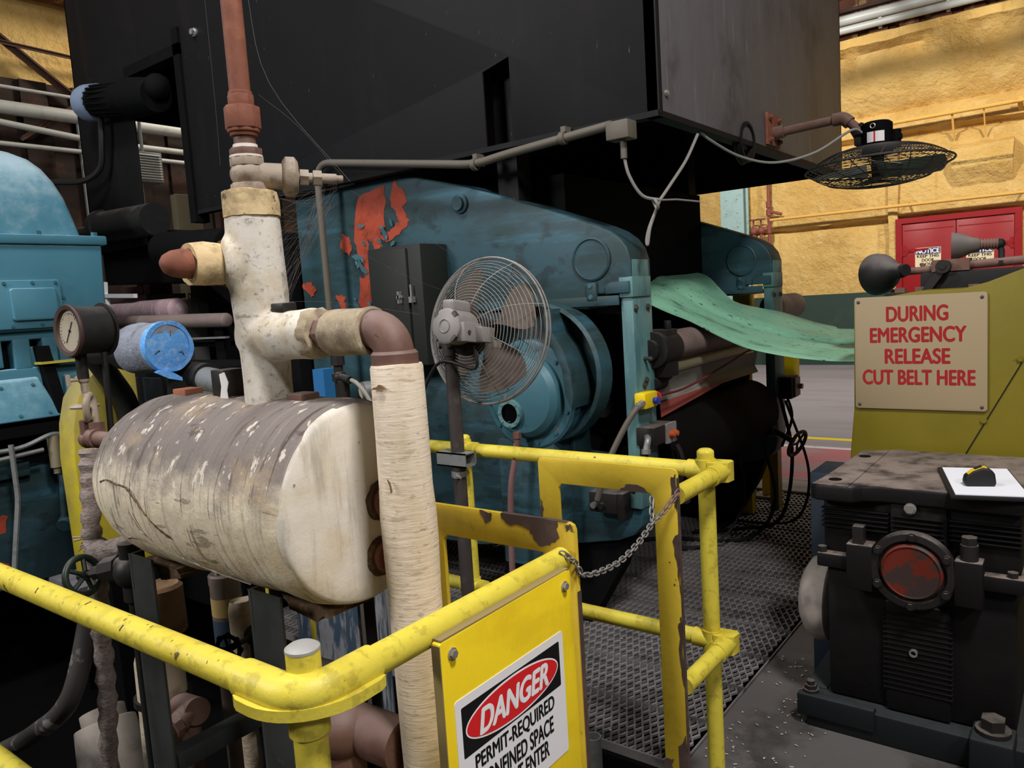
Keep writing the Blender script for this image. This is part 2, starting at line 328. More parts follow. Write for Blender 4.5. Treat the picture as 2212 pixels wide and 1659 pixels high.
def lettering(name, txt, o, u, v, w, h, m, parent, bold=.02, shear=0.0):
    """flat lettering whose box is centred on o, w wide along u and h high along v"""
    c = bpy.data.curves.new('t', 'FONT'); c.body = txt; c.size = 1; c.offset = 0; c.shear = shear; c.fill_mode = 'BOTH'
    ob = bpy.data.objects.new('t', c); COL.objects.link(ob); bpy.context.view_layer.update()
    me = bpy.data.meshes.new_from_object(ob.evaluated_get(bpy.context.evaluated_depsgraph_get()))
    bpy.data.objects.remove(ob); bpy.data.curves.remove(c)
    xs = [p.co.x for p in me.vertices]; ys = [p.co.y for p in me.vertices]
    x0, x1, y0, y1 = min(xs), max(xs), min(ys), max(ys); o, u, v = V(o), V(u).normalized(), V(v).normalized()
    if bold:
        vs = [p.co.copy() for p in me.vertices]; fs = [tuple(q.vertices) for q in me.polygons]; n = len(vs); d = bold*1.15
        sh = [(-d, 0), (d, 0), (0, d*.6), (0, -d*.6), (-d*.5, 0), (d*.5, 0)]
        me = bpy.data.meshes.new(name); me.from_pydata([(p.x+a, p.y+c_, i_*.0001) for i_, (a, c_) in enumerate(sh) for p in vs], [], [tuple(i+k*n for i in f) for k in range(len(sh)) for f in fs])
        x0 -= d; x1 += d; y0 -= d*.5; y1 += d*.5
    nn = u.cross(v)
    for p in me.vertices: p.co = o + u*((p.co.x-x0)/(x1-x0)-.5)*w + v*((p.co.y-y0)/(y1-y0)-.5)*h + nn*p.co.z
    me.update(); me.materials.append(MATS[m]); me.name = name
    r = bpy.data.objects.new(name, me); COL.objects.link(r); attach(r, parent); return r
# ================================================================== SETTING
def struct(name, mb, m, **k): return tag(mb.build(name, m, **k), kind='structure')
def grid_strip(prof, x0, x1, n, wob=0.0, wsc=1.0):
    """wall surface: a (y,z) profile run along x, each joint wobbling a little like sprayed foam"""
    b = MB(); vs = []; fs = []; k = len(prof)
    for i in range(n + 1):
        x = x0 + (x1 - x0) * i / n
        for j, (y, z) in enumerate(prof):
            w = wob * (mnoise.noise(V((x * wsc, j * 3.3, 0))) + .5 * mnoise.noise(V((x * wsc * 3.1, j * 5.3, 4)))) if 0 < j < k - 1 else 0
            vs.append((x, y + .25 * w, z + w))
    for i in range(n):
        for j in range(k - 1): fs.append((i*k+j, (i+1)*k+j, (i+1)*k+j+1, i*k+j+1))
    return b.add(vs, fs)
wall_prof = [(15.62, 0), (15.30, 0), (15.30, 1.34), (15.27, 1.9), (15.27, 2.50), (15.36, 2.55), (15.36, 2.60), (15.22, 2.64), (15.24, 3.3), (15.26, 3.93),
             (15.38, 3.98), (15.38, 4.04), (15.18, 4.08), (15.20, 4.36), (15.33, 4.46), (15.02, 4.82), (14.99, 5.2), (14.97, 5.44), (14.74, 5.56), (14.74, 5.70), (15.62, 5.70)]
struct('wall_back', grid_strip(wall_prof, -22, 7, 260, .05, 1.3), 'wall_foam_yellow', ang=60)
b = MB(); b.box(-22, 7, 15.24, 15.34, 0, 1.33); struct('trim_1', b, 'wall_green', jit=(.004, 2))
b = MB()
for i in range(60): b.box(-22 + i*.48, -22 + i*.48 + .30, 15.10, 15.2, 5.7, 7.3); b.box(-22+i*.48+.3, -22+i*.48+.48, 15.16, 15.2, 5.7, 7.3)
struct('wall_back_upper', b, 'roof_rust')
b = MB(); b.hexa([(-2.02, 15.02, 3.40), (-1.16, 15.02, 3.40), (-1.16, 15.3, 3.40), (-2.02, 15.3, 3.40), (-2.02, 15.05, 3.62), (-1.16, 15.05, 3.62), (-1.16, 15.3, 3.75), (-2.02, 15.3, 3.75)])
b.hexa([(-2.02, 15.24, 3.0), (-1.16, 15.24, 3.0), (-1.16, 15.3, 3.0), (-2.02, 15.3, 3.0), (-2.02, 15.02, 3.40), (-1.16, 15.02, 3.40), (-1.16, 15.3, 3.40), (-2.02, 15.3, 3.40)])
struct('trim_2', b, 'wall_foam_yellow', sub=3, jit=(.03, 4), ang=50)
b = MB(); b.box(-3.02, -2.86, 15.16, 15.3, 1.36, 4.0); struct('trim_3', b, 'wall_foam_yellow', sub=5, jit=(.03, 3), ang=60)
b = MB()
for i in range(52): b.box(-11.2, -11.0 + (.05 if i % 2 else 0), -1 + i*.32, -1 + (i+1)*.32, 0, 4.78)
struct('wall_left', b, 'panel_rust')
b = MB(); b.box(-11.3, -11.06, -1, 15.6, 4.78, 7.3); struct('wall_left_upper', b, 'wall_foam_yellow', sub=5, jit=(.04, 1.2))
b = MB(); b.box(-11.3, 7, -1, 15.7, 7.3, 7.5); struct('ceiling', b, 'panel_rust')
b = MB(); b.box(-7, 5, 12.45, 12.57, 5.66, 5.78); b.box(-7, 5, 12.45, 12.57, 6.7, 6.82)
for i in range(10):
    x = -6.6 + i*1.15; b.bar((x, 12.5, 5.72), (x+.575, 12.5, 6.76), .09, .09); b.bar((x+.575, 12.5, 6.76), (x+1.15, 12.5, 5.72), .09, .09); b.bar((x, 12.5, 5.72), (x, 12.5, 7.3), .07, .07)
struct('ceiling_truss', b, 'truss_rust')
# floors
b = MB(); b.box(-11.2, 7, 5.95, 15.6, -.12, 0); b.box(-11.2, -5.0, 2.0, 5.95, -.12, 0); struct('floor', b, 'concrete_far')
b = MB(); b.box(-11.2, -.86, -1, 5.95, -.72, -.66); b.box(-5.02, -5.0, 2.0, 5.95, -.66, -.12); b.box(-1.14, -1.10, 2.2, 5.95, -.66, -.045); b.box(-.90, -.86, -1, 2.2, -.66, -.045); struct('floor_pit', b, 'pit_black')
b = MB(); b.box(-1.10, 7, 2.2, 5.95, -.045, 0); b.box(-.86, 7, -3.0, 2.2, -.045, 0); struct('floor_plate', b, 'floor_plate')
b = MB(); b.box(-7, 5, 6.28, 7.55, 0, .003); struct('floor_red_zone', b, 'floor_red')
b = MB(); b.box(-7, 5, 7.55, 7.64, 0, .003); struct('floor_white_line', b, 'floor_white')
b = MB(); b.box(-9, 5, 7.98, 8.09, 0, .003); struct('floor_yellow_line', b, 'line_yellow')
b = MB(); b.box(-3.5, 3.5, 5.84, 6.26, 0, .02); struct('floor_timber_strip', b, 'timber_step', bevel=.004)
# expanded-metal grating: each panel a mesh of zig-zag strands inside an edge bar
def grating_panel():
    g = MB(); q, Wy = .0165, .298          # strands run across the panel; openings .066 long, .033 wide
    p = Wy/10; cols = int(2.43/(2*q))
    for r in range(cols):
        for sgn in (1, -1):
            x0 = -3.540 + (r + .5)*2*q
            vs = []; fs = []
            for i in range(11):
                t = .0040 if i % 2 else .0034; c = V((x0 + sgn*(q*.97 if i % 2 else .0016), i*p, 0))
                vs += [c + V((-t, 0, .0015*sgn)), c + V((t, 0, -.0015*sgn)), c + V((t, 0, -.010)), c + V((-t, 0, -.010))]
            for i in range(10):
                a = i*4; fs += [(a, a+4, a+5, a+1), (a+1, a+5, a+6, a+2), (a+3, a+7, a+4, a)]
            g.add(vs, fs)
    g.box(-3.545, -1.105, -.004, .003, -.03, .004); g.box(-3.545, -1.105, Wy-.003, Wy+.003, -.03, .004)
    g.box(-3.545, -3.538, 0, Wy, -.03, .004); g.box(-1.112, -1.105, 0, Wy, -.03, .004)
    return g
gp = struct('floor_grating', grating_panel(), 'grating_steel', ang=20)
gp.location = (0, 2.245, 0)
for i in range(1, 12):
    c = gp.copy(); COL.objects.link(c); c.location = (0, 2.245 + .3*i, 0)
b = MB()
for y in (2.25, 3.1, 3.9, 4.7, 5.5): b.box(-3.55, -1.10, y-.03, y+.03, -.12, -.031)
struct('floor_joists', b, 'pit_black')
# loose flakes on the plate and grating
b = MB()
for i in range(260):
    x, y = (rnd.uniform(-1.08, -.75), rnd.uniform(2.25, 3.2)) if i < 110 else (rnd.uniform(-2.3, -1.15), rnd.uniform(2.3, 5.6))
    if i >= 170: x, y = rnd.uniform(-2.5, -.9), rnd.uniform(5.9, 7.5)
    z = .005 if i < 110 else (.008 if i < 170 else .004); z += .02 if 5.84 < y < 6.27 else 0; a = rnd.uniform(0, pi); l = rnd.uniform(.002, .007)*(1.6 if i > 170 else 1); w = rnd.uniform(.0012, .003)
    b.obox((x, y, z), (cos(a)*l, sin(a)*l, 0), (-sin(a)*w, cos(a)*w, 0), (0, 0, .0008))
tag(b.build('floor_debris', 'debris_pale'), 'pale flakes of debris scattered over the steel plate and grating', 'debris', kind='stuff')

# ------------------------------------------------------------------ red doors in the back wall with their notices
def red_leaf(name, x0, x1, hinge_left):
    b = MB(); b.box(x0, x1, 15.17, 15.24, .42, 2.49)
    d = struct(name, b, 'door_red', bevel=.006)
    f = MB(); f.box(x0+.03, x1-.03, 15.165, 15.172, 2.36, 2.375); f.box(x0+.03, x1-.03, 15.165, 15.172, .5, .515); f.build('seam_strip', 'door_red', d)
    hx_ = x0 if hinge_left else x1; s = 1 if hinge_left else -1
    for z in (2.02, .95):
        h = MB(); h.prism([(0, .09), (s*.06, .09), (s*.08, .035), (s*.42, .012), (s*.42, -.012), (s*.08, -.035), (s*.06, -.09), (0, -.09)], (hx_, 15.17, z), (1, 0, 0), (0, 0, 1), (0, -.012, 0))
        for q in (.03, .12, .22, .34): h.bolt((hx_+s*q, 15.158, z), (0, -1, 0), .014, .012)
        h.cyl((hx_, 15.155, z-.1), (hx_, 15.155, z+.1), .014, n=10); h.build('strap_hinge', 'door_red', d)
    return d
red_leaf('door_1', -2.80, -1.975, True); red_leaf('door_2', -1.965, -1.13, False)
b = MB(); b.box(-2.90, -2.80, 15.14, 15.26, .38, 2.49); b.box(-1.13, -1.03, 15.14, 15.26, .38, 2.49); b.box(-2.90, -1.03, 15.14, 15.26, 2.49, 2.58)
struct('trim_4', b, 'door_red')
def notice(cx, cz, label):
    t = thing('notice_sign', (cx, 15.165, cz), label, 'sign', 'keep this door closed notices')
    b = MB(); b.prism(rrect(.40, .33, .015), (cx, 15.168, cz), (1, 0, 0), (0, 0, 1), (0, -.006, 0)); b.build('sign_plate', 'sign_cream', t)
    b = MB(); b.prism(rrect(.385, .105, .01), (cx, 15.162, cz+.105), (1, 0, 0), (0, 0, 1), (0, -.002, 0)); b.build('heading_band', 'ink_blue', t)
    lettering('heading_lettering', 'NOTICE', (cx, 15.159, cz+.105), (1, 0, 0), (0, 0, 1), .36, .08, 'ink_white', t, .035)
    for i, (s, w) in enumerate((('KEEP THIS', .34), ('DOOR', .19), ('CLOSED', .26))):
        lettering('notice_lettering', s, (cx, 15.1612, cz+.02-.07*i), (1, 0, 0), (0, 0, 1), w, .052, 'ink_black', t, .03)
notice(-2.395, 1.885, 'cream NOTICE keep this door closed sign, fully readable, on left red door leaf')
notice(-1.62, 1.84, 'cream keep this door closed sign half hidden behind the cone spotlight')

# ------------------------------------------------------------------ steel column, risers and pipes on the back wall
t = thing('steel_column', (-5.70, 14.9, 0), 'pale teal riveted steel column against the yellow wall', 'column')
b = MB(); b.box(-5.92, -5.47, 14.74, 14.77, 0, 6.6); b.box(-5.92, -5.47, 15.0, 15.03, 0, 6.6); b.box(-5.71, -5.68, 14.77, 15.0, 0, 6.6); b.build('column_flange', 'column_teal', t)
b = MB()
for i in range(24):
    z = .4 + i*.26
    for x in (-5.80, -5.58): b.sph((x, 14.74, z), .026, 8, 4, (1, .6, 1))
b.build('rivets', 'column_teal', t)
t = thing('standpipe', (-5.09, 15.05, 0), 'thin rusty red vertical pipe with valves beside the teal column', 'pipe')
b = MB(); b.cyl((-5.09, 15.05, 0), (-5.09, 15.05, 5.6), .028, n=10); b.build('riser_pipe', 'pipe_rust_red', t)
b = MB()
for z in (3.10, 2.95, 2.62): b.cyl((-5.09, 15.05, z-.06), (-5.09, 15.05, z+.06), .048, n=10)
b.cyl((-5.09, 15.05, 2.98), (-4.86, 15.12, 2.90), .03, n=8); b.build('fittings', 'pipe_rust_red', t)
for x in (-5.23, -5.375):
    b = MB(); b.cyl((-5.09, 15.05, 2.66), (x, 15.0, 2.62), .03, n=8); b.sph((x, 15.0, 2.62), .07, 10, 6); b.cyl((x, 15.0, 2.62), (x, 15.0, 2.84), .018, n=8)
    b.cyl((x, 15.0, 2.3), (x, 15.0, 2.62), .03, n=8)
    v_ = b.build('valve', 'pipe_rust_red', t)
    h = MB(); h.torus((x, 15.0, 2.84), (0, 0, 1), .075, .012, 16, 6); h.bar((x-.075, 15, 2.84), (x+.075, 15, 2.84), .014, .01); h.build('hand_wheel', 'pipe_rust_red', v_)
def long_pipe(name, pts, r, m, label, hang=()):
    b = MB(); b.tube(pts, r, 10)
    if not hang: return tag(b.build(name, m), label, 'pipe')
    t = thing(name, pts[0], label, 'pipe'); b.build('pipe_run', m, t)
    for p, q, w in hang:
        h = MB(); h.bar(p, q, w, w); h.build('hanger', m, t)
    return t
long_pipe('wall_pipe', [(-5.05, 15.0, 2.80), (6, 15.0, 2.78)], .028, 'pipe_wall_yellow', 'thin yellow pipe streaked with rust running above the red doors', [((-2.7, 15.0, 2.8), (-2.7, 15.25, 2.86), .03), ((-1.03, 15.0, 2.78), (-1.03, 15.25, 2.84), .03)])
long_pipe('wall_pipe', [(-3.0, 14.95, 4.20), (6, 14.95, 4.26)], .034, 'pipe_wall_yellow', 'thin yellow pipe on the wall at the height of the hanging fan motor', [((-2.0, 14.95, 4.24), (-2.0, 15.2, 3.82), .03), ((-1.55, 14.95, 4.24), (-1.55, 15.2, 3.8), .02), ((-1.06, 14.95, 4.24), (-1.06, 15.25, 4.1), .07)])
hg = [((x, 14.62, 5.72), (x, 14.62, 6.06), .05) for x in (-3.0, -2.0, -1.1, -.2)]
long_pipe('overhead_pipe', [(-9, 14.6, 5.97), (6, 14.6, 5.97)], .085, 'pipe_duct_blue', 'upper large pale grey pipe along top of yellow wall', hg)
long_pipe('overhead_pipe', [(-9, 14.52, 5.79), (6, 14.52, 5.79)], .06, 'pipe_duct_blue', 'smaller pale grey pipe just under the large one along top of yellow wall')
b = MB(); b.box(-9, 6, 14.5, 14.62, 6.08, 6.13); tag(b.build('roof_angle', 'panel_rust'), 'thin dark rusty steel angle above the pale grey overhead pipes', 'beam')
# left background: pipes, braces and ducts by the rusty cladding
long_pipe('background_pipe', [(-10.7, -1, 4.33), (-10.7, 15, 4.33)], .085, 'pipe_white', 'large white horizontal pipe in the background left of the black hood', [((-10.7, 5.0, 2.7), (-10.7, 5.0, 4.3), .05)])
long_pipe('background_pipe', [(-10.6, -1, 4.16), (-10.6, 3.6, 4.16), (-10.6, 5.2, 4.02), (-10.6, 15, 4.02)], .04, 'pipe_white', 'thinner bent white pipe just under the large background pipe')
long_pipe('background_pipe', [(-10.55, -1, 3.86), (-10.55, 15, 3.86)], .03, 'pipe_white', 'lowest thin pale pipe on the rusty cladding beside the hood')
long_pipe('background_pipe', [(-10.7, -1, 4.60), (-10.7, 15, 4.54)], .022, 'pipe_white', 'thin pale rod above the large white background pipe')
long_pipe('background_pipe', [(-10.55, -1, 2.78), (-10.55, 15, 2.78)], .03, 'truss_rust', 'dark low pipe beside the blue gear housing in the background')
def brace(name, a, b_, w, label): 
    b = MB(); b.bar(a, b_, w, w*.25); b.bar(V(a)+V((0, 0, -w*.4)), V(b_)+V((0, 0, -w*.4)), w*.2, w*.8); return tag(b.build(name, 'truss_rust'), label, 'beam')
brace('roof_brace', (-10.85, 3.0, 6.15), (-10.85, 6.0, 3.95), .10, 'rusty diagonal steel brace crossing the yellow wall patch top left')
brace('roof_brace', (-10.8, 2.8, 5.20), (-10.8, 7.0, 5.08), .05, 'thin rusty horizontal tie crossing the diagonal brace top left')
brace('roof_brace', (-10.75, 4.3, 4.0), (-10.75, 5.6, 4.95), .06, 'short rusty brace rising toward the hood under the yellow patch')
b = MB(); b.box(-10.9, -10.4, -1, 15, 5.78, 6.1); tag(b.build('roof_duct', 'roof_rust'), 'dark rusty roof beam along top left corner', 'beam')
# clutter seen through the hood opening
t = thing('unit_heater', (-9.6, 5.8, 3.2), 'grey louvred unit heater seen through the opening in the black hood', 'heater')
HX, HY, HZ = -9.2, 5.085, 3.47
t.location = (HX, HY, HZ - .2)
b = MB(); b.box(HX-.35, HX, HY-.16, HY+.16, HZ-.17, HZ+.19); b.build('heater_case', 'galv_grey', t, bevel=.01)
b = MB()
for i in range(10): b.obox((HX+.012, HY, HZ-.13+i*.031), (0, .135, 0), (.012, 0, -.008), (.002, 0, .003))
b.build('louvres', 'pipe_white', t)
b = MB(); b.cyl((HX-.15, HY-.06, 0), (HX-.15, HY-.06, HZ-.17), .025, n=8); b.cyl((HX-.15, HY, HZ+.19), (HX-.15, HY, 7.25), .02, n=8); b.build('hanger_rod', 'galv_grey', t)
for i, (x, y, z, w, h, mm, nm, lb) in enumerate([(-8.2, 4.75, 2.5, .06, 1.0, 'beige_panel', 'pale_post', 'pale beige post seen low through the hood opening'), (-7.6, 5.0, 2.75, .13, .5, 'roof_rust', 'rusty_box', 'rusty brown box seen through the hood opening beside the heater')]):
    b = MB(); b.box(x-w, x+w, y, y+.3, 0, z+h/2); tag(b.build(nm, mm, bevel=.01), lb, 'post' if i == 0 else 'box')
# ================================================================== HOOD
t = thing('oven_hood', (-3.9, 4.3, 2.3), 'huge soot black sheet metal hood hanging over the teal machine', 'hood')
X0, X1, Y0, Y1, ZB, ZT = -6.32, -1.43, 2.95, 5.74, 2.313, 5.0
b = MB(); T = .012
b.prism([(X0, ZT), (X0, ZB-.15), (-5.49, ZB-.15), (-5.49, 3.34), (-4.84, 3.34), (-4.84, ZB), (-2.32, ZB), (-2.32, 2.665), (-2.165, 2.70), (-2.165, ZB), (X1, ZB), (X1, ZT)], (0, Y0, 0), (1, 0, 0), (0, 0, 1), (0, T, 0))
b.build('front_panel', 'hood_black', t, bevel=.003)
b = MB(); b.box(X1-T, X1, Y0+T, Y1, ZB, ZT); b.build('end_panel', 'hood_end_grey', t, bevel=.003)
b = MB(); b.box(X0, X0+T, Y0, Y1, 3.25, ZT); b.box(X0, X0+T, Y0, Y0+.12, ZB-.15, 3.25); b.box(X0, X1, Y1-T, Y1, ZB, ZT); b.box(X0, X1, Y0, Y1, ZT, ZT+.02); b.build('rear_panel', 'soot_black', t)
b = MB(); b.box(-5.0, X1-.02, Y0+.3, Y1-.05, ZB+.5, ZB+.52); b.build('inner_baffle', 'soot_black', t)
b = MB(); b.box(X1-.05, X1+.004, Y0, Y0+.03, ZB, ZT); b.box(X1-.06, X1+.002, Y0, Y1, ZB-.012, ZB+.012); b.box(-4.84, X1, Y0-.004, Y0+.05, ZB-.012, ZB+.012); b.build('edge_angle', 'hood_black', t)
b = MB(); b.box(-4.87, -4.80, Y0-.02, Y0+.08, 2.25, 3.50); b.box(-5.52, -4.80, Y0-.02, Y0+.06, 3.33, 3.40); b.build('opening_frame', 'soot_black', t)
b = MB(); b.box(-2.34, -2.14, Y0+.22, Y0+.24, ZB, 2.74); b.build('recess_liner', 'soot_black', t)
for q in ((-2.3, 3.12), (-2.265, 5.0)):
    b = MB(); b.box(q[0]-.06, q[0]+.06, q[1]-.05, q[1]+.06, 1.96, ZB+.6); b.build('support_post', 'hood_black', t)
b = MB(); b.torus((X1-.03, 3.93, ZB), (1, 0, 0), .10, .008, 24, 6, 0, pi); b.ring((X1-.02, 3.93, ZB+.0), (X1+.01, 3.93, ZB), .10, .085); b.build('port_rim', 'hood_black', t)
b = MB()
b.bolt((-1.428, 3.02, 2.40), (1, 0, 0), .010, .010)
b.bolt((-4.62, 2.948, 3.42), (0, -1, 0), .02, .03); each(b, 'panel_bolt', 'steel_bright', t)

# motor poking out of the hood opening
t = thing('hood_motor', (-5.5, 3.0, 3.18), 'black electric motor with blue-grey fan cowl poking out of the hood opening', 'motor')
def P3(f, y=0, z=0): return V((-5.98 + f, 2.86 + y, 3.235 - .14*f + z))
ax = V((1, .10, -.14)).normalized()
b = MB(); b.lathe([(.09, 0), (.122, .014), (.132, .06), (.132, .18)], P3(0), ax, 26); b.build('fan_cowl', mat('cowl_bluegrey', '#7d8ca3', .45, layers=[('#5a6577', 12, .5, .75, .6)]), t)
b = MB(); 
for k in range(-4, 5): b.bar(P3(-.004, -sqrt(max(.0, .08**2-(k*.018)**2)), k*.018), P3(-.004, sqrt(max(.0, .08**2-(k*.018)**2)), k*.018), .006, .006)
b.build('cowl_grille', 'soot_black', t)
b = MB(); b.cyl(P3(.17), P3(.75), .108, n=26)
for k in range(18):
    a = 2*pi*k/18; u, v, w = frame(ax); d = (u*cos(a)+v*sin(a)); b.obox(P3(.46)+d*.106, ax*.24, d*.008, d.cross(ax)*.004)
b.build('motor_body', 'soot_black', t)
b = MB(); b.cyl(P3(.66), P3(.98), .135, .11, 24); b.sph(P3(1.0, 0, .05), .085, 16, 8); b.build('drive_flange', 'soot_black', t)
b = MB(); b.tube(spline([P3(.2, 0, -.1), P3(.17, 0, -.3), (-5.88, 2.86, 2.75), (-6.05, 2.8, 2.68), (-6.3, 2.7, 2.70)], 6), .022, 8); b.build('cable', 'cable_black', t)
b = MB(); b.cyl((-6.3, 2.7, 2.70), (-6.62, 2.62, 2.71), .02, n=8); b.build('conduit_stub', 'galv_grey', t)

# conduit and junction box along the hood's lower edge
t = thing('conduit', (-3.5, 2.9, 1.6), 'grey bent conduit running along the hood bottom edge to a small junction box', 'conduit')
b = MB(); b.tube(bend([(-3.49, 2.9, .85), (-3.50, 2.9, 2.43), (-2.36, 2.9, 2.245), (-2.18, 2.9, 2.262), (-1.62, 2.9, 2.292)], .12, 8), .020, 12); b.build('conduit_pipe', 'conduit_grey', t)
b = MB()
for x, z in ((-2.36, 2.245), (-1.86, 2.28)): b.mark(); b.ring((x-.012, 2.9, z), (x+.012, 2.9, z), .028, .02, 14); b.box(x-.012, x+.012, 2.9, 2.96, z-.004, z+.05)
each(b, 'pipe_clip', 'conduit_grey', t)
b = MB(); b.box(-1.635, -1.53, 2.87, 2.95, 2.225, 2.30); b.build('junction_box', 'conduit_grey', t, bevel=.006)
b = MB(); b.cyl((-1.575, 2.91, 2.15), (-1.575, 2.91, 2.22), .014, n=10); b.build('cable_gland', 'conduit_grey', t)
b = MB(); k = (-1.49, 3.05, 1.98)
b.tube(spline([(-1.575, 2.91, 2.16), (-1.565, 2.93, 2.08), (-1.535, 2.98, 2.0), k], 8), .007, 8)
b.tube(spline([(-1.44, 3.35, 2.28), (-1.455, 3.25, 2.16), (-1.47, 3.12, 2.05), k], 8), .007, 8)
b.tube(spline([k, (-1.51, 3.04, 1.93), (-1.535, 3.03, 1.87), (-1.55, 3.03, 1.82), (-1.545, 3.03, 1.80), (-1.53, 3.03, 1.87), (-1.505, 3.05, 1.95), k], 8), .0065, 8)
b.torus((-1.50, 3.03, 1.965), (.6, .5, .3), .022, .0065, 16, 6); b.tube([(-1.49, 3.05, 1.98), (-1.46, 3.15, 1.985), (-1.42, 3.3, 1.98)], .004, 6)
tag(b.build('loose_wires', 'cable_grey'), 'grey wires knotted together hanging below the hood corner', 'wire')

# ================================================================== TEAL CALENDER MACHINE
mach = thing('calender_machine', (-3.0, 4.0, 0), 'large teal machine with two curved side frames under the black hood', 'machine')
def side_frame(Y, full=True):
    W_ = .19
    top = [(-3.9, 2.30), (-3.30, 2.305), (-3.042, 2.305), (-2.873, 2.272), (-2.561, 2.184), (-2.276, 2.088), (-2.014, 1.991), (-1.796, 1.907), (-1.735, 1.878), (-1.69, 1.845), (-1.655, 1.80), (-1.638, 1.744)]
    low = [(-1.638, 1.59), (-1.69, 1.59), (-1.69, 1.525), (-2.08, 1.545), (-2.10, .86), (-1.90, .83), (-1.70, .83), (-1.70, 1.50), (-1.655, 1.50)] 
    b = MB()
    body = top + [(-1.638, 1.60), (-1.86, 1.60), (-1.86, 1.535), (-2.10, 1.545), (-3.9, 1.58)]
    b.prism(body, (0, Y, 0), (1, 0, 0), (0, 0, 1), (0, W_, 0))
    f = b.build('side_frame', 'machine_teal', mach, bevel=.012, seg=3)
    b = MB(); b.prism([(-3.9, 1.57), (-2.10, 1.545), (-2.06, 1.54), (-2.02, 1.2), (-2.0, .84), (-1.72, .82), (-1.645, .82), (-1.645, .60), (-1.66, .53), (-1.70, .485), (-1.783, .449), (-1.989, .406), (-2.416, .339), (-2.67, .302), (-3.9, .28)], (0, Y+.03, 0), (1, 0, 0), (0, 0, 1), (0, W_-.03, 0))
    b.build('lower_frame', 'machine_teal', mach, bevel=.01)
    b = MB(); b.box(-1.70, -1.640, Y+.01, Y+.19, .62, 1.585); b.box(-1.70, -1.632, Y-.002, Y+.175, 1.58, 1.67); b.box(-1.70, -1.634, Y+.012, Y+.16, 1.66, 1.745)
    c = b.build('end_column', 'machine_teal_pale', mach, bevel=.004)
    b = MB()
    for y, z in ((.03, 1.53), (.145, 1.53), (.08, 1.18), (.05, .98), (.12, .97), (.10, 1.20)): b.bolt((-1.639, Y+y, z), (1, 0, 0), .012, .01)
    b.mark(); b.cyl((-1.64, Y+.09, 1.30), (-1.60, Y+.09, 1.30), .009, n=8); each(b, 'bolt', 'bolt_dark', c)
    b = MB(); b.lathe([(.098, 0), (.098, .008), (.09, .012), (.086, .006), (0, .006)], (-1.833, Y, 1.76), (0, -1, 0), 40); b.build('cover_disc', 'machine_teal', f)
    b = MB(); b.box(-1.863, -1.81, Y-.014, Y, 1.575, 1.655); b.prism([(-1.765, 1.60), (-1.645, 1.60), (-1.645, 1.652), (-1.735, 1.652), (-1.765, 1.637)], (0, Y, 0), (1, 0, 0), (0, 0, 1), (0, -.012, 0))
    b.box(-2.10, -1.70, Y-.01, Y, 1.548, 1.592); p = b.build('joint_plate', 'machine_teal', f, bevel=.003)
    b = MB()
    for z in (1.59, 1.64): b.bolt((-1.84, Y-.014, z), (0, -1, 0), .009, .006)
    each(b, 'plate_bolt', 'bolt_teal', p)
    b = MB(); b.prism([(-2.2, .42), (-1.72, .50), (-1.80, .30), (-1.98, .0), (-2.5, .0), (-2.5, .40)], (0, Y+.06, 0), (1, 0, 0), (0, 0, 1), (0, .1, 0)); b.build('foot', 'soot_black', mach)
    return f
F1 = side_frame(3.04); F2 = side_frame(4.88)
b = MB(); b.lathe([(.05, 0), (.05, .012), (.034, .018), (.034, .03), (0, .03)], (-2.585, 3.04, 2.10), (0, -1, 0), 20); b.build('round_plug', 'machine_teal', F1)
b = MB(); b.box(-2.12, -1.95, 3.3, 4.86, .62, 1.5); b.box(-3.8, -2.1, 3.26, 4.88, .4, 2.2); b.build('inner_bulkhead', 'soot_black', mach)
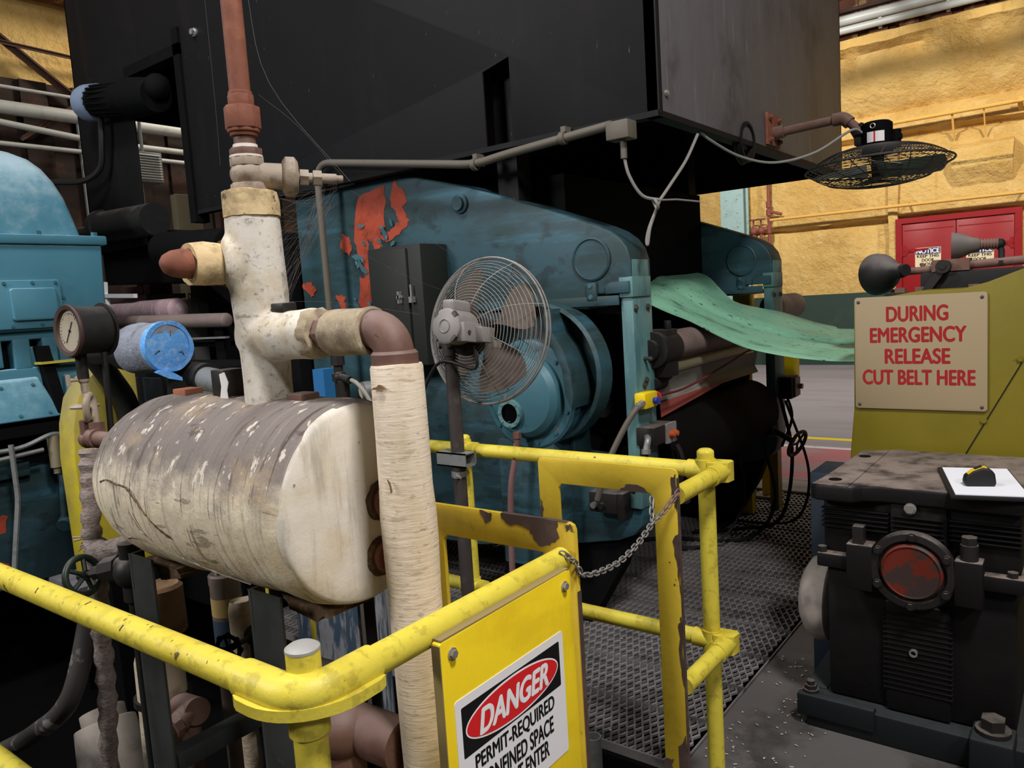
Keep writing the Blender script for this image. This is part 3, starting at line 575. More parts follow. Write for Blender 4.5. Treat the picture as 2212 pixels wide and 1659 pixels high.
# bare orange primer where the paint has peeled
def jag(poly, n=5, amp=.02, seed=1):
    r = random.Random(seed); out = []
    for i in range(len(poly)):
        a, c = V((*poly[i], 0)), V((*poly[(i+1) % len(poly)], 0))
        for k in range(n):
            p = a.lerp(c, k/n); d = (c-a).normalized(); off = r.uniform(-1, 1)*min(amp, (c-a).length/n*.55); out.append((p.x - d.y*off, p.y + d.x*off))
    return out
S_ = .95
def s3(p): return (p[0]*S_, 1.6 + (p[1]-1.6)*S_)
for i, poly in enumerate([[(-3.50, 2.27), (-3.27, 2.30), (-3.31, 2.07), (-3.36, 2.02), (-3.34, 1.96), (-3.40, 1.93), (-3.42, 2.0), (-3.50, 2.02), (-3.54, 1.93), (-3.58, 2.02), (-3.545, 2.14)],
                          [(-3.20, 2.335), (-3.16, 2.27), (-3.12, 2.24), (-3.115, 2.19), (-3.15, 2.16), (-3.125, 2.10), (-3.10, 2.08), (-3.17, 2.03), (-3.30, 1.98), (-3.37, 2.02), (-3.27, 2.04), (-3.19, 2.08), (-3.21, 2.15), (-3.245, 2.18), (-3.24, 2.24)],
                          [(-3.55, 2.06), (-3.46, 2.05), (-3.46, 1.93), (-3.42, 1.84), (-3.42, 1.72), (-3.47, 1.60), (-3.53, 1.66), (-3.51, 1.78), (-3.50, 1.86), (-3.56, 1.90)],
                          [(-3.68, 2.06), (-3.62, 2.04), (-3.60, 1.97), (-3.63, 1.93), (-3.70, 1.98)], [(-3.55, 1.80), (-3.47, 1.76), (-3.47, 1.6), (-3.52, 1.48), (-3.60, 1.50)], [(-4.10, 1.78), (-4.02, 1.80), (-3.96, 1.74), (-4.02, 1.69)], [(-3.78, 1.70), (-3.70, 1.69), (-3.70, 1.60), (-3.75, 1.62)]]):
    b = MB(); b.prism(jag([s3(p) for p in poly], 5, .011, i+3), (0, 3.0405, 0), (1, 0, 0), (0, 0, 1), (0, -.0022 - i*.0007, 0)); tag(b.build('bare_primer_patch', 'primer_orange', F1), 'orange primer patch where teal paint peeled off')
b = MB()
for i in range(22):
    x, z = rnd.uniform(-3.40, -3.0), rnd.uniform(1.85, 2.1); 
    if i > 14: x, z = rnd.uniform(-3.42, -3.3), rnd.uniform(1.6, 1.9)
    a = rnd.uniform(0, 6); l = rnd.uniform(.012, .04); u = V((cos(a), -.25, sin(a)))*l; v = V((-sin(a), .1, cos(a)))*l*.45
    b.mark(); b.prism([(-1, -.6), (.2, -1), (1, -.1), (.3, .9), (-.7, .7)], (x, 3.028, z), u, v, (0, -.0015, 0))
each(b, 'peeling_flake', 'paint_flap', F1)
# drive housing on the near frame
dc = (-2.15, 3.04, 1.15)
b = MB(); b.lathe([(.33, 0), (.33, .10), (.315, .115), (.315, .02)], (dc[0]+.06, 3.05, dc[2]+.10), (0, -1, 0), 48); b.build('bearing_ring', 'machine_teal', mach, ang=30)
b = MB(); b.lathe([(.262, 0), (.262, .05), (.25, .06), (.205, .065), (.195, .10), (.17, .125), (.12, .14), (0, .145)], (dc[0], 2.98, dc[2]), (0, -1, 0), 48); dm = b.build('drive_cover', 'cover_teal', mach, ang=25)
b = MB()
for k in range(12):
    a = 2*pi*k/12+.2; b.bolt((dc[0]+.232*cos(a), 2.918, dc[2]+.232*sin(a)), (0, -1, 0), .008, .008)
each(b, 'cover_bolt', 'bolt_teal', dm)
b = MB(); b.ring((-2.19, 2.84, 1.075), (-2.19, 2.822, 1.075), .062, .044); b.lathe([(.046, 0), (.046, .012), (0, .012)], (-2.19, 2.845, 1.075), (0, -1, 0), 24); b.build('sight_glass', 'lens_glass_dark', dm)
b = MB(); b.ring((-2.19, 2.842, 1.075), (-2.19, 2.818, 1.075), .066, .047, 30)
for k in range(8): b.bolt((-2.19+.056*cos(k*pi/4), 2.818, 1.075+.056*sin(k*pi/4)), (0, -1, 0), .005, .005)
b.build('sight_glass_ring', 'machine_teal_pale', dm)
b = MB(); b.prism([(-1.99, 1.55), (-1.955, 1.55), (-1.95, 1.44), (-1.90, 1.37), (-1.865, 1.27), (-1.855, 1.16), (-1.87, 1.10), (-1.90, 1.16), (-1.91, 1.28), (-1.95, 1.36), (-1.985, 1.42)], (0, 2.86, 0), (1, 0, 0), (0, 0, 1), (0, .2, 0)); b.build('curved_bracket', 'machine_teal', mach, bevel=.004)
b = MB(); b.box(-2.36, -2.02, 2.93, 3.06, .3, .93); b.build('drive_base', 'machine_teal', mach, bevel=.01)
b = MB(); b.cyl((-2.175, 2.85, .985), (-2.175, 2.85, .955), .022, n=6); b.cyl((-2.175, 2.85, .955), (-2.18, 2.85, .90), .016, n=10); b.build('drain_fitting', 'brown_iron', mach)
b = MB(); b.tube(spline([(-2.18, 2.85, .93), (-2.19, 2.84, .85), (-2.215, 2.83, .72), (-2.23, 2.83, .55), (-2.24, 2.83, .3)], 6), .0155, 10); b.build('drain_hose', 'hose_mauve', mach)
# rollers between the frames
def roller(y0, y1, x, z, r, m, dirx=0.0, name='roller', dz=0.0):
    b = MB(); b.cyl((x, y0, z), (x+dirx, y1, z+dz), r, n=36); q = b.build(name, m, mach)
    c = MB(); c.mark(); c.cyl((x, y0-.05, z), (x, y0+.001, z), r*.35, n=12); c.mark(); c.cyl((x+dirx, y1-.001, z+dz), (x+dirx, y1+.05, z+dz), r*.35, n=12); each(c, 'roller_shaft', 'gear_steel', q); return q
roller(3.36, 4.86, -1.66, 1.335, .072, 'roll_taupe', -.02); roller(5.10, 5.55, -1.72, 1.44, .085, 'roll_taupe', 0)
roller(3.42, 4.84, -1.70, 1.225, .035, 'roll_cream', -.02); roller(3.28, 4.86, -1.93, 1.05, .14, 'soot_black'); roller(3.3, 4.82, -1.80, .80, .20, 'soot_black', 0, 'roller')
b = MB(); b.box(-1.70, -1.58, 3.24, 3.36, 1.20, 1.42); b.cyl((-1.64, 3.20, 1.33), (-1.64, 3.38, 1.33), .085, n=24); b.cyl((-1.64, 3.17, 1.33), (-1.64, 3.2, 1.33), .05, n=16); b.cyl((-1.60, 3.30, 1.42), (-1.60, 3.30, 1.46), .018, n=10); b.build('roller_bearing', 'dusty_black', mach, bevel=.004)
b = MB(); b.cyl((-1.70, 3.24, 1.19), (-1.70, 3.44, 1.21), .055, n=20); b.cyl((-1.66, 3.22, 1.17), (-1.66, 3.34, 1.17), .035, n=16); b.build('roller_bearing', 'dusty_black', mach)
def sheet(name, pts0, pts1, y0, y1, m, th=.003, parent=None):
    b = MB(); n = len(pts0); vs = []; fs = []
    for y, P_ in ((y0, pts0), (y1, pts1)):
        for s in (0, 1): vs += [(p[0]-s*th, y, p[1]-s*th) for p in P_]
    for i in range(n-1): fs += [(i, i+1, 2*n+i+1, 2*n+i), (n+i, 3*n+i, 3*n+i+1, n+i+1), (i, n+i, n+i+1, i+1), (2*n+i, 2*n+i+1, 3*n+i+1, 3*n+i)]
    fs += [(0, 2*n, 3*n, n), (n-1, 2*n-1, 4*n-1, 3*n-1)]
    b.add(vs, fs); return b.build(name, m, parent)
A_ = [(-1.745, 1.30), (-1.735, 1.25)]; sheet('web_sheet', A_, A_, 3.42, 4.8, 'web_orange', parent=mach)
A_ = [(-1.70, 1.19), (-1.72, 1.10), (-1.70, 1.06)]; sheet('web_sheet', A_, A_, 3.40, 4.75, 'web_grey', parent=mach)
A_ = [(-1.695, 1.06), (-1.69, .99)]; sheet('web_sheet', A_, [(-1.70, 1.075), (-1.70, 1.07)], 3.38, 4.3, 'web_red', parent=mach)
b = MB(); b.torus((-1.72, 3.30, .78), (0, 1, 0), .17, .012, 26, 8, -.6, 2.2); b.box(-1.56, -1.53, 3.28, 3.32, .60, .68); b.build('brake_band', 'gear_steel', mach)
b = MB()
b.tube(spline([(-1.62, 3.2, 1.12), (-1.64, 3.7, 1.125), (-1.62, 4.95, 1.30)], 8), .006, 6); b.build('pull_cord', mat('cord_red', '#6d2a2a', .6), mach)
b = MB(); b.box(-1.72, -1.62, 4.75, 4.86, .66, .72); b.cyl((-1.66, 4.8, .70), (-1.50, 4.78, .62), .018, n=10); h0 = b.build('wheel_spindle', 'dusty_black', mach)
b = MB(); hc = V((-1.48, 4.78, .61)); ha = V((.9, -.2, -.4)).normalized(); u, v, w = frame(ha); b.torus(hc, ha, .085, .011, 28, 8)
for k in range(3): b.tube([hc, hc + (u*cos(k*2.1)+v*sin(k*2.1))*.085], .007, 6)
b.build('hand_wheel', 'brown_iron', h0)
b = MB()
for i, pts in enumerate([[(-1.66, 4.7, .62), (-1.60, 4.7, .25), (-1.75, 4.6, .02), (-2.2, 4.4, .02), (-2.4, 4.2, .02)], [(-1.62, 4.9, .9), (-1.55, 4.9, .5), (-1.62, 4.85, .1), (-1.85, 4.75, .03), (-2.1, 4.6, .02)], [(-1.60, 4.95, .85), (-1.48, 5.0, .4), (-1.55, 5.0, .08), (-1.8, 4.95, .02), (-2.2, 5.0, .02)], [(-1.75, 4.5, .6), (-1.72, 4.5, .3), (-1.85, 4.4, .05), (-2.1, 4.2, .02)], [(-1.62, 4.95, .95), (-1.57, 4.98, .75), (-1.63, 4.95, .55)]]):
    b.tube(spline(pts, 8), .012 if i < 2 else .009, 8)
b.build('cable_loop', 'cable_black', mach)
b = MB(); b.box(-2.14, -2.02, 5.05, 5.15, 0, .62); b.box(-2.5, -2.44, 4.4, 4.46, 0, .5); b.build('machine_leg', 'soot_black', mach)

# things mounted on the machine
t = thing('electrical_cabinet', (-3.0, 2.85, 1.5), 'dark green electrical cabinet on the side of the teal machine', 'cabinet')
b = MB(); b.box(-3.08, -2.70, 2.84, 3.04, 1.30, 1.91); b.build('cabinet_body', 'cabinet_dark_green', t, bevel=.006)
b = MB(); b.box(-3.065, -2.79, 2.825, 2.842, 1.32, 1.895); d = b.build('cabinet_door', 'cabinet_dark_green', t, bevel=.004)
b = MB(); b.box(-2.845, -2.835, 2.80, 2.826, 1.62, 1.68); b.cyl((-2.84, 2.80, 1.65), (-2.84, 2.825, 1.65), .012, n=10); b.build('door_handle', 'steel_bright', d)
b = MB(); b.box(-2.775, -2.755, 2.81, 2.84, 1.62, 1.65); b.cyl((-2.765, 2.82, 1.65), (-2.765, 2.82, 1.71), .005, n=8); b.build('padlock_hasp', 'steel_bright', t)
t = thing('emergency_stop_box', (-1.6, 3.1, 1.1), 'yellow emergency stop box with red button on the machine end column', 'switch')
b = MB(); b.box(-1.64, -1.585, 3.02, 3.14, 1.085, 1.155); b.build('switch_case', 'plastic_yellow', t, bevel=.006)
b = MB(); b.cyl((-1.61, 3.14, 1.12), (-1.61, 3.17, 1.12), .012, n=12); b.lathe([(.024, 0), (.028, .008), (.022, .02), (0, .024)], (-1.61, 3.165, 1.12), (0, 1, 0), 20); b.build('stop_button', 'plastic_red', t)
b = MB(); b.cyl((-1.585, 3.10, 1.115), (-1.565, 3.10, 1.115), .014, n=12); b.box(-1.568, -1.555, 3.095, 3.105, 1.10, 1.132); b.build('reset_knob', 'plastic_blue', t)
b = MB(); b.cyl((-1.60, 2.985, 1.105), (-1.60, 3.02, 1.115), .017, n=8); b.cyl((-1.60, 2.965, 1.10), (-1.60, 2.99, 1.107), .013, n=12); b.build('cable_gland', 'steel_bright', t)
b = MB(); b.tube(spline([(-1.60, 2.975, 1.103), (-1.62, 2.94, 1.06), (-1.66, 2.90, .97), (-1.71, 2.87, .85), (-1.76, 2.86, .7)], 6), .014, 10); b.build('flexible_conduit', 'conduit_grey', t)
t = thing('indicator_box', (-1.6, 3.15, .95), 'grey control box with two amber lamps below the yellow emergency stop box', 'switch box')
b = MB(); b.box(-1.65, -1.56, 3.04, 3.24, .915, 1.0); b.build('box_case', 'gear_steel', t, bevel=.006)
b = MB(); b.box(-1.562, -1.550, 3.15, 3.245, .91, 1.0); b.build('lid_plate', 'fan_grey', t)
for y in (3.18, 3.215):
    b = MB(); b.lathe([(.016, 0), (.016, .012), (.012, .024), (0, .026)], (-1.552, y, .95), (1, 0, 0), 16); b.build('indicator_lamp', 'lens_amber', t)
b = MB(); b.tube(bend([(-1.60, 3.05, .955), (-1.57, 3.00, .96), (-1.575, 2.985, .91)], .03), .015, 10); b.cyl((-1.575, 2.986, .915), (-1.575, 2.984, .895), .021, n=10); b.build('conduit_elbow', 'galv_grey', t)
b = MB(); b.tube(spline([(-1.575, 2.985, .90), (-1.60, 2.97, .82), (-1.64, 2.96, .72)], 6), .014, 8); b.build('conduit_tail', 'cable_black', t)
t = thing('indicator_box', (-1.6, 5.0, .95), 'dark control box with an orange button on the far frame beside the yellow bollard', 'switch box')
b = MB(); b.box(-1.66, -1.56, 4.95, 5.10, .86, 1.0); b.build('box_case', 'dusty_black', t, bevel=.006)
b = MB(); b.box(-1.56, -1.55, 5.0, 5.10, .87, .99); b.build('lid_plate', 'fan_grey', t)
b = MB(); b.cyl((-1.55, 5.07, .93), (-1.525, 5.07, .93), .017, n=14); b.build('push_button', 'lens_amber', t)
t = thing('push_button_station', (-1.78, 3.02, .66), 'small grey two-button station low on the teal frame behind yellow gate bar', 'switch box')
b = MB(); b.box(-1.885, -1.735, 2.99, 3.07, .60, .695); b.box(-1.735, -1.70, 2.985, 3.07, .58, .70); b.build('station_case', 'gear_steel', t, bevel=.004)
for x in (-1.855, -1.815):
    b = MB(); b.cyl((x, 2.99, .635), (x, 2.972, .635), .015, n=14); b.build('push_button', 'steel_bright' if x < -1.83 else 'dusty_black', t)

# green belt sagging from the machine to the yellow guard
near = [(-2.35, 1.72), (-2.05, 1.63), (-1.868, 1.537), (-1.77, 1.491), (-1.644, 1.439), (-1.5, 1.363), (-1.361, 1.303), (-1.183, 1.263), (-1.035, 1.244), (-.888, 1.237), (-.60, 1.25)]
far = [(-2.35, 1.76), (-2.164, 1.717), (-2.036, 1.677), (-1.95, 1.59), (-1.854, 1.501), (-1.70, 1.455), (-1.56, 1.423), (-1.366, 1.356), (-1.25, 1.325), (-1.173, 1.308), (-.60, 1.30)]
NS, MS = 40, 40; b = MB(); vs = []; fs = []
ns, fs_ = spline([(p[0], 0, p[1]) for p in near], 4), spline([(p[0], 0, p[1]) for p in far], 4); NS = len(ns)
for i in range(NS):
    for j in range(MS + 1):
        t_ = j / MS; p = ns[i].lerp(fs_[i], t_); y = 3.66 + (4.80-3.66)*t_
        rip = -.010*math.exp(-((t_-.35)/.16)**2)*max(0, 1-abs(p.x+1.75)/.65) + .018*math.exp(-((t_-.62)/.2)**2)*max(0, 1-abs(p.x+1.85)/.5) - .012*math.exp(-((t_-.46-.05*(p.x+1.3))/.035)**2) + .008*math.exp(-((t_-.56-.05*(p.x+1.3))/.06)**2)
        vs.append((p.x, y, p.z + rip))
for s in (0, 1):
    base = len(vs) if s else 0
    if s: vs += [(q[0], q[1], q[2]-.006) for q in vs[:NS*(MS+1)]]
    for i in range(NS-1):
        for j in range(MS): a = base + i*(MS+1)+j; fs.append((a, a+1, a+MS+2, a+MS+1))
o_ = NS*(MS+1)
for i in range(NS-1):
    a = i*(MS+1); fs += [(a, a+MS+1, o_+a+MS+1, o_+a), (a+MS, o_+a+MS, o_+a+2*MS+1, a+2*MS+1)]
tag(MB().add(vs, fs).build('conveyor_belt', 'belt_green', ang=60), 'wide pale green speckled belt sagging from the teal machine to the yellow guard', 'belt')

# yellow posts beyond the machine
t = thing('guard_post', (-1.7, 5.5, 0), 'yellow box-section guard post beside the far machine frame', 'post')
b = MB(); b.box(-1.83, -1.66, 5.35, 5.47, .82, 1.22); b.build('guard_plate', 'plastic_yellow', t, bevel=.02)
b = MB(); b.box(-1.86, -1.80, 5.37, 5.45, 0, 1.22); b.build('post_tube', 'guard_yellow', t)
t = thing('guard_post', (-2.0, 5.75, 0), 'short yellow post with foot plate behind the machine cables', 'post')
b = MB(); b.box(-2.02, -1.95, 5.66, 5.73, .01, .62); b.build('post_tube', 'plastic_yellow', t); b = MB(); b.box(-2.06, -1.90, 5.6, 5.78, 0, .02); b.build('foot_plate', 'timber_step', t)
t = thing('yellow_bracket', (-2.0, 5.2, 1.5), 'small yellow bracket with a white tube behind the far end of the belt', 'bracket')
b = MB(); b.box(-2.02, -1.90, 5.18, 5.28, 1.36, 1.56); b.box(-2.02, -1.92, 5.18, 5.26, 0, 1.38); b.build('bracket_plate', 'plastic_yellow', t, bevel=.01)
b = MB(); b.cyl((-1.92, 5.2, 1.55), (-1.78, 5.35, 1.555), .016, n=10); b.build('tube_lamp', 'sign_white', t)
# ================================================================== FANS
def cage(b, C, n, R, depth_back, depth_front, r_in, rings_back, rings_front, wr, spokes=8, lean=0.0):
    """guard of round wires: domed back and front grilles meeting at the widest ring; n points out of the front"""
    u, v, w = frame(n); C = V(C)
    def ringpt(t, side):
        d = depth_back if side < 0 else depth_front
        rr = R*sqrt(max(0, 1-(1-t)**2.6*0)) if False else r_in + (R-r_in)*t
        h = side*d*(1-((rr-r_in*0)/R)**3.2); return rr, h
    for side, cnt in ((-1, rings_back), (1, rings_front)):
        if not cnt: continue
        bb = b[0] if side < 0 else b[1]
        for i in range(cnt+1):
            rr, h = ringpt(i/cnt, side); bb.torus(C + w*h, w, rr, wr*(1.5 if i in (0, cnt) else 1), 64, 5)
        for k in range(spokes):
            a = 2*pi*k/spokes + .2
            bb.tube([C + (u*cos(a+lean*j/8)+v*sin(a+lean*j/8))*ringpt(j/8, side)[0] + w*ringpt(j/8, side)[1] for j in range(9)], wr*1.25, 5)
def blades(b, C, n, r0, r1, cnt, width, pitch, ph=0.0):
    u, v, w = frame(n); C = V(C)
    for k in range(cnt):
        vs = []; fs = []; NR, NT = 6, 6; A = ph + 2*pi*k/cnt
        for s in (0, 1):
            for i in range(NR+1):
                r = r0 + (r1-r0)*i/NR; half = width*(.55+.45*sin(pi*.5*min(1, i/NR*1.4)))*(1-.25*(i/NR)**6)
                for j in range(NT+1):
                    tt = (j/NT-.5)*2; a = A + half*tt + .25*(i/NR); h = -tt*pitch*(.7+.3*(1-i/NR)) + .006*(1-tt*tt)
                    vs.append(C + (u*cos(a)+v*sin(a))*r + w*(h - s*.0025))
        o = (NR+1)*(NT+1)
        for s in (0, 1):
            for i in range(NR):
                for j in range(NT): q = s*o + i*(NT+1)+j; fs.append((q, q+1, q+NT+2, q+NT+1))
        for i in range(NR): q = i*(NT+1); fs += [(q, q+NT+1, o+q+NT+1, o+q), (q+NT, o+q+NT, o+q+2*NT+1, q+2*NT+1)]
        q = NR*(NT+1)
        for j in range(NT): fs += [(q+j, q+j+1, o+q+j+1, o+q+j), (j, o+j, o+j+1, j+1)]
        b.add(vs, fs)
# pedestal fan
t = thing('pedestal_fan', (-1.84, 2.03, 0), 'grey pedestal fan with round wire guard clamped to the back railing post', 'fan')
C = V((-1.750, 2.15, 1.497)); n = V((-.02, .98, -.14)).normalized(); u, v, w = frame(n)
b = MB(); b.cyl((-1.823, 2.035, 0), (-1.823, 2.035, 1.43), .0245, n=20); b.cyl((-1.823, 2.035, 1.42), (-1.823, 2.035, 1.46), .030, n=20); b.build('pole', 'fan_pole', t)
b = MB(); b.ring((-1.823, 2.035, .985), (-1.823, 2.035, 1.005), .029, .025, 24); b.cyl((-1.81, 2.005, .995), (-1.775, 1.985, .995), .005, n=8); b.box(-1.82, -1.80, 2.0, 2.02, .985, 1.005); b.build('hose_clamp', 'steel_bright', t)
b = MB()
for y0, y1 in ((1.985, 1.99), (2.04, 2.045)): b.box(-1.90, -1.765, y0+.02, y1+.02, 1.025, 1.075)
b.box(-1.90, -1.765, 2.005, 2.065, 1.025, 1.03); b.box(-1.90, -1.765, 2.005, 2.065, 1.07, 1.075); b.build('square_tube_bracket', 'galv_grey', t)
mb_ = C - n*.16
b = MB(); b.lathe([(0, 0), (.052, 0), (.060, .006), (.060, .10), (.055, .108), (0, .108)], C - n*.225, n, 32); mo = b.build('motor_housing', 'fan_grey', t)
b = MB(); b.torus(C - n*.226, n, .022, .002, 28, 6); b.build('end_cap_ring', 'wire_grey', mo)
b = MB()
for k in range(4): a = k*pi/2+.8; b.mark(); b.obox(C - n*.219 + (u*cos(a)+v*sin(a))*.056, n*.007, (u*cos(a)+v*sin(a))*.006, (-u*sin(a)+v*cos(a))*.010)
each(b, 'vent_notch', 'bolt_dark', mo)
up = V((0, 0, 1)); side = n.cross(up).normalized()
b = MB(); b.obox(C - n*.155 + side*.0 + V((0, 0, .070)), n*.050, side*.026, V((0, 0, .022))); b.build('capacitor_cover', 'fan_grey', mo, bevel=.012, seg=4)
b = MB(); b.obox(C - n*.165 + side*.045 - V((0, 0, .02)), n*.048, side*.03, V((0, 0, .032))); b.obox(C - n*.12 + side*.085 - V((0, 0, .025)), n*.035, side*.018, V((0, 0, .026))); jb = b.build('conduit_box', 'fan_grey', mo, bevel=.003)
b = MB(); b.cyl(C - n*.19 + side*.076 - V((0, 0, .02)), C - n*.19 + side*.079 - V((0, 0, .02)), .007, n=12); b.build('knockout', 'bolt_dark', jb)
b = MB(); b.sph(C - n*.10 - V((0, 0, .05)), .058, 20, 10, (1, 1, .8)); b.bar(C - n*.17 - V((0, 0, .05)), (-1.823, 2.035, 1.45), .034, .02); b.bar(C - n*.10 - V((0, 0, .06)), (-1.83, 2.04, 1.44), .03, .02); b.cyl((-1.86, 2.02, 1.455), (-1.80, 2.05, 1.455), .011, n=10); b.build('yoke', 'dusty_black', t)
bb, bf = MB(), MB(); cage((bb, bf), C, n, .258, .115, .075, .055, 19, 15, .0013, 8, .25)
bb.build('rear_guard', 'wire_grey', t, ang=80); bf.build('front_guard', 'wire_grey', t, ang=80)
b = MB(); b.torus(C, n, .262, .004, 72, 6); b.torus(C + n*.02, n, .262, .003, 72, 6); b.build('guard_rim', 'wire_grey', t)
b = MB(); blades(b, C + n*.0, n, .045, .225, 4, .52, .035, .9); b.build('blade', 'blade_dust', t, ang=50)
b = MB(); b.cyl(C - n*.10, C + n*.02, .012, n=10); b.cyl(C - n*.02, C + n*.03, .045, n=20); b.build('hub', 'dusty_black', t)
b = MB(); p0 = C - n*.14 + side*.05 - V((0, 0, .06)); b.tube(spline([p0, p0 - V((0, 0, .08)), (-1.845, 2.0, 1.40), (-1.93, 1.98, 1.28), (-2.0, 1.98, 1.20), (-2.05, 2.0, 1.05)], 6), .006, 8); b.tube([C - n*.12 + side*.03 - V((0, 0, .04)), C - n*.12 + side*.03 - V((0, 0, .12))], .0018, 6); b.build('power_cord', 'cable_black', t)
b = MB(); b.obox(C - n*.10 + side*.12 - V((0, 0, .055)), n*.02, side*.004, V((0, 0, .012))); b.build('cord_tag', 'steel_bright', t)
# hood-mounted fan
t = thing('hood_fan', (-1.42, 4.29, 2.42), 'black round fan blowing downward from a pipe arm on the end of the hood', 'fan')
b = MB(); b.box(-1.428, -1.413, 4.20, 4.40, 2.335, 2.50); pl_ = b.build('mounting_plate', 'rust_pipe', t, bevel=.002)
b = MB()
for y in (4.23, 4.37):
    for z in (2.36, 2.475): b.bolt((-1.414, y, z), (1, 0, 0), .012, .02)
each(b, 'plate_bolt', 'rust_pipe', pl_)
b = MB(); b.cyl((-1.413, 4.30, 2.40), (-1.36, 4.30, 2.402), .034, n=16); b.tube(bend([(-1.40, 4.30, 2.40), (-1.06, 4.30, 2.415), (-.95, 4.30, 2.31)], .04), .023, 14); b.tube(bend([(-1.11, 4.30, 2.413), (-1.06, 4.30, 2.415), (-1.03, 4.30, 2.385)], .03), .033, 14); b.build('arm', 'brown_iron', t)
b = MB(); b.bar((-1.0, 4.30, 2.36), (-.95, 4.29, 2.27), .03, .07); b.box(-1.0, -.94, 4.25, 4.34, 2.26, 2.32); b.build('arm_bracket', 'dusty_black', t, bevel=.004)
C2 = V((-.895, 4.27, 2.145)); n2 = V((.02, -.035, -1)).normalized()
b = MB(); b.cyl(C2 - n2*.06, C2 - n2*.205, .072, n=32); b.cyl(C2 - n2*.205, C2 - n2*.215, .072, .06, 32); mo = b.build('motor_housing', 'soot_black', t)
b = MB(); b.cyl(C2 + V((.085, .0, .08)), C2 + V((.085, 0, .165)), .022, n=14); b.obox(C2 + V((.09, 0, .13)), (.02, 0, 0), (0, .02, 0), (0, 0, .012)); b.build('capacitor', 'soot_black', mo)
u, v, w = frame(n2)
b = MB(); vs = []; fs = []
for i in range(9):
    a = -2.05 + i*.14; vs += [C2 + V((.0735*cos(a), .0735*sin(a), .112)), C2 + V((.0735*cos(a), .0735*sin(a), .162))]
for i in range(8): fs.append((i*2, i*2+2, i*2+3, i*2+1))
b.add(vs, fs); lb_ = b.build('motor_label', 'sign_white', mo)
b = MB(); vs = []; fs = []
for i in range(3):
    a = -1.60 + i*.05; vs += [C2 + V((.0741*cos(a), .0741*sin(a), .112)), C2 + V((.0741*cos(a), .0741*sin(a), .162))]
for i in range(2): fs.append((i*2, i*2+2, i*2+3, i*2+1))
b.add(vs, fs); b.build('label_stripe', 'danger_red', lb_)
b = MB(); b.torus(C2 + V((-.005, -.078, .188)), (0, 1, 0), .011, .003, 16, 6); b.build('lifting_eye', 'steel_bright', mo)
bb, bf = MB(), MB(); cage((bb, bf), C2, n2, .335, .092, .09, .07, 23, 18, .0017, 16, .35)
bb.build('top_guard', 'wire_dark', t, ang=80); bf.build('bottom_guard', 'wire_dark', t, ang=80)
b = MB(); b.torus(C2, n2, .338, .005, 72, 6); b.torus(C2+n2*.062, n2, .235, .004, 64, 6); b.build('guard_rim', 'wire_dark', t)
b = MB(); blades(b, C2 + n2*.02, n2, .05, .30, 4, .42, .035, 1.1); b.build('blade', 'blade_steel', t, ang=50)
b = MB(); b.cyl(C2 - n2*.06, C2 + n2*.05, .03, n=16); b.build('hub', 'dusty_black', t)
b = MB(); b.tube(spline([C2 + V((-.06, -.03, .17)), (-1.0, 4.2, 2.33), (-1.15, 4.1, 2.235), (-1.30, 3.95, 2.195), (-1.40, 3.75, 2.22), (-1.44, 3.5, 2.27), (-1.45, 3.4, 2.30)], 8), .0065, 8); b.build('power_cord', 'cable_grey', t)

# ================================================================== LEFT BLUE GEAR HOUSING AND NEIGHBOURS
HXF = -5.35
t = thing('gear_housing', (-6.2, 1.8, 0), 'tall blue cast iron gear housing with domed lid at the left edge', 'machine')
def loft(levels, x0, x1, y0, y1, seg=5):
    b = MB(); vs = []; fs = []; n = 4*(seg+1)
    for z, ix, iy, r in levels:
        for (px, py) in rrect((x1-ix)-(x0+ix), (y1-iy)-(y0+iy), r, seg): vs.append(((x0+x1)/2+px, (y0+y1)/2+py, z))
    for i in range(len(levels)-1):
        for k in range(n): fs.append((i*n+k, i*n+(k+1) % n, (i+1)*n+(k+1) % n, (i+1)*n+k))
    fs.append(tuple((len(levels)-1)*n+k for k in range(n))); return b.add(vs, fs)
loft([(2.20, 0, 0, .03), (2.32, .012, .025, .04), (2.45, .03, .055, .05), (2.55, .06, .085, .07), (2.64, .11, .12, .09), (2.71, .18, .16, .11), (2.76, .27, .215, .13), (2.79, .38, .29, .14), (2.80, .50, .40, .14)], -7.0, -5.37, .3, 2.44).build('domed_lid', 'lid_blue', t, ang=70)
b = MB(); b.box(-7.05, HXF+.02, .2, 2.585, 2.14, 2.20); f = b.build('flange', 'housing_blue', t, bevel=.01)
b = MB()
for y in (1.92, 2.17, 2.52): b.mark(); b.cyl((HXF-.015, y, 2.20), (HXF-.015, y, 2.225), .022, n=6)
each(b, 'flange_bolt', 'bolt_teal', f)
b = MB(); b.prism([(.25, 1.60), (2.53, 1.60), (2.555, 2.14), (.25, 2.14)], (-7.0, 0, 0), (0, 1, 0), (0, 0, 1), (7.0+HXF, 0, 0)); b.build('upper_case', 'housing_blue', t, bevel=.014, seg=3)
b = MB(); b.prism(rrect(.40, .30, .02), (HXF-.002, 2.055, 1.765), (0, 1, 0), (0, 0, 1), (.022, 0, 0)); c = b.build('cover_plate', 'housing_blue', t, bevel=.005)
b = MB(); b.prism(rrect(.27, .20, .02), (HXF+.018, 2.085, 1.765), (0, 1, 0), (0, 0, 1), (.028, 0, 0)); b.build('raised_panel', 'housing_blue', c, bevel=.010)
b = MB()
for y, z in ((1.93, 1.895), (2.09, 1.897), (2.225, 1.897), (1.95, 1.632), (2.12, 1.634)): b.bolt((HXF+.02, y, z), (1, 0, 0), .009, .008)
b.bolt((HXF, 2.27, 1.80), (1, 0, 0), .010, .009); each(b, 'cover_bolt', 'bolt_teal', c)
b = MB(); XR = HXF-.05
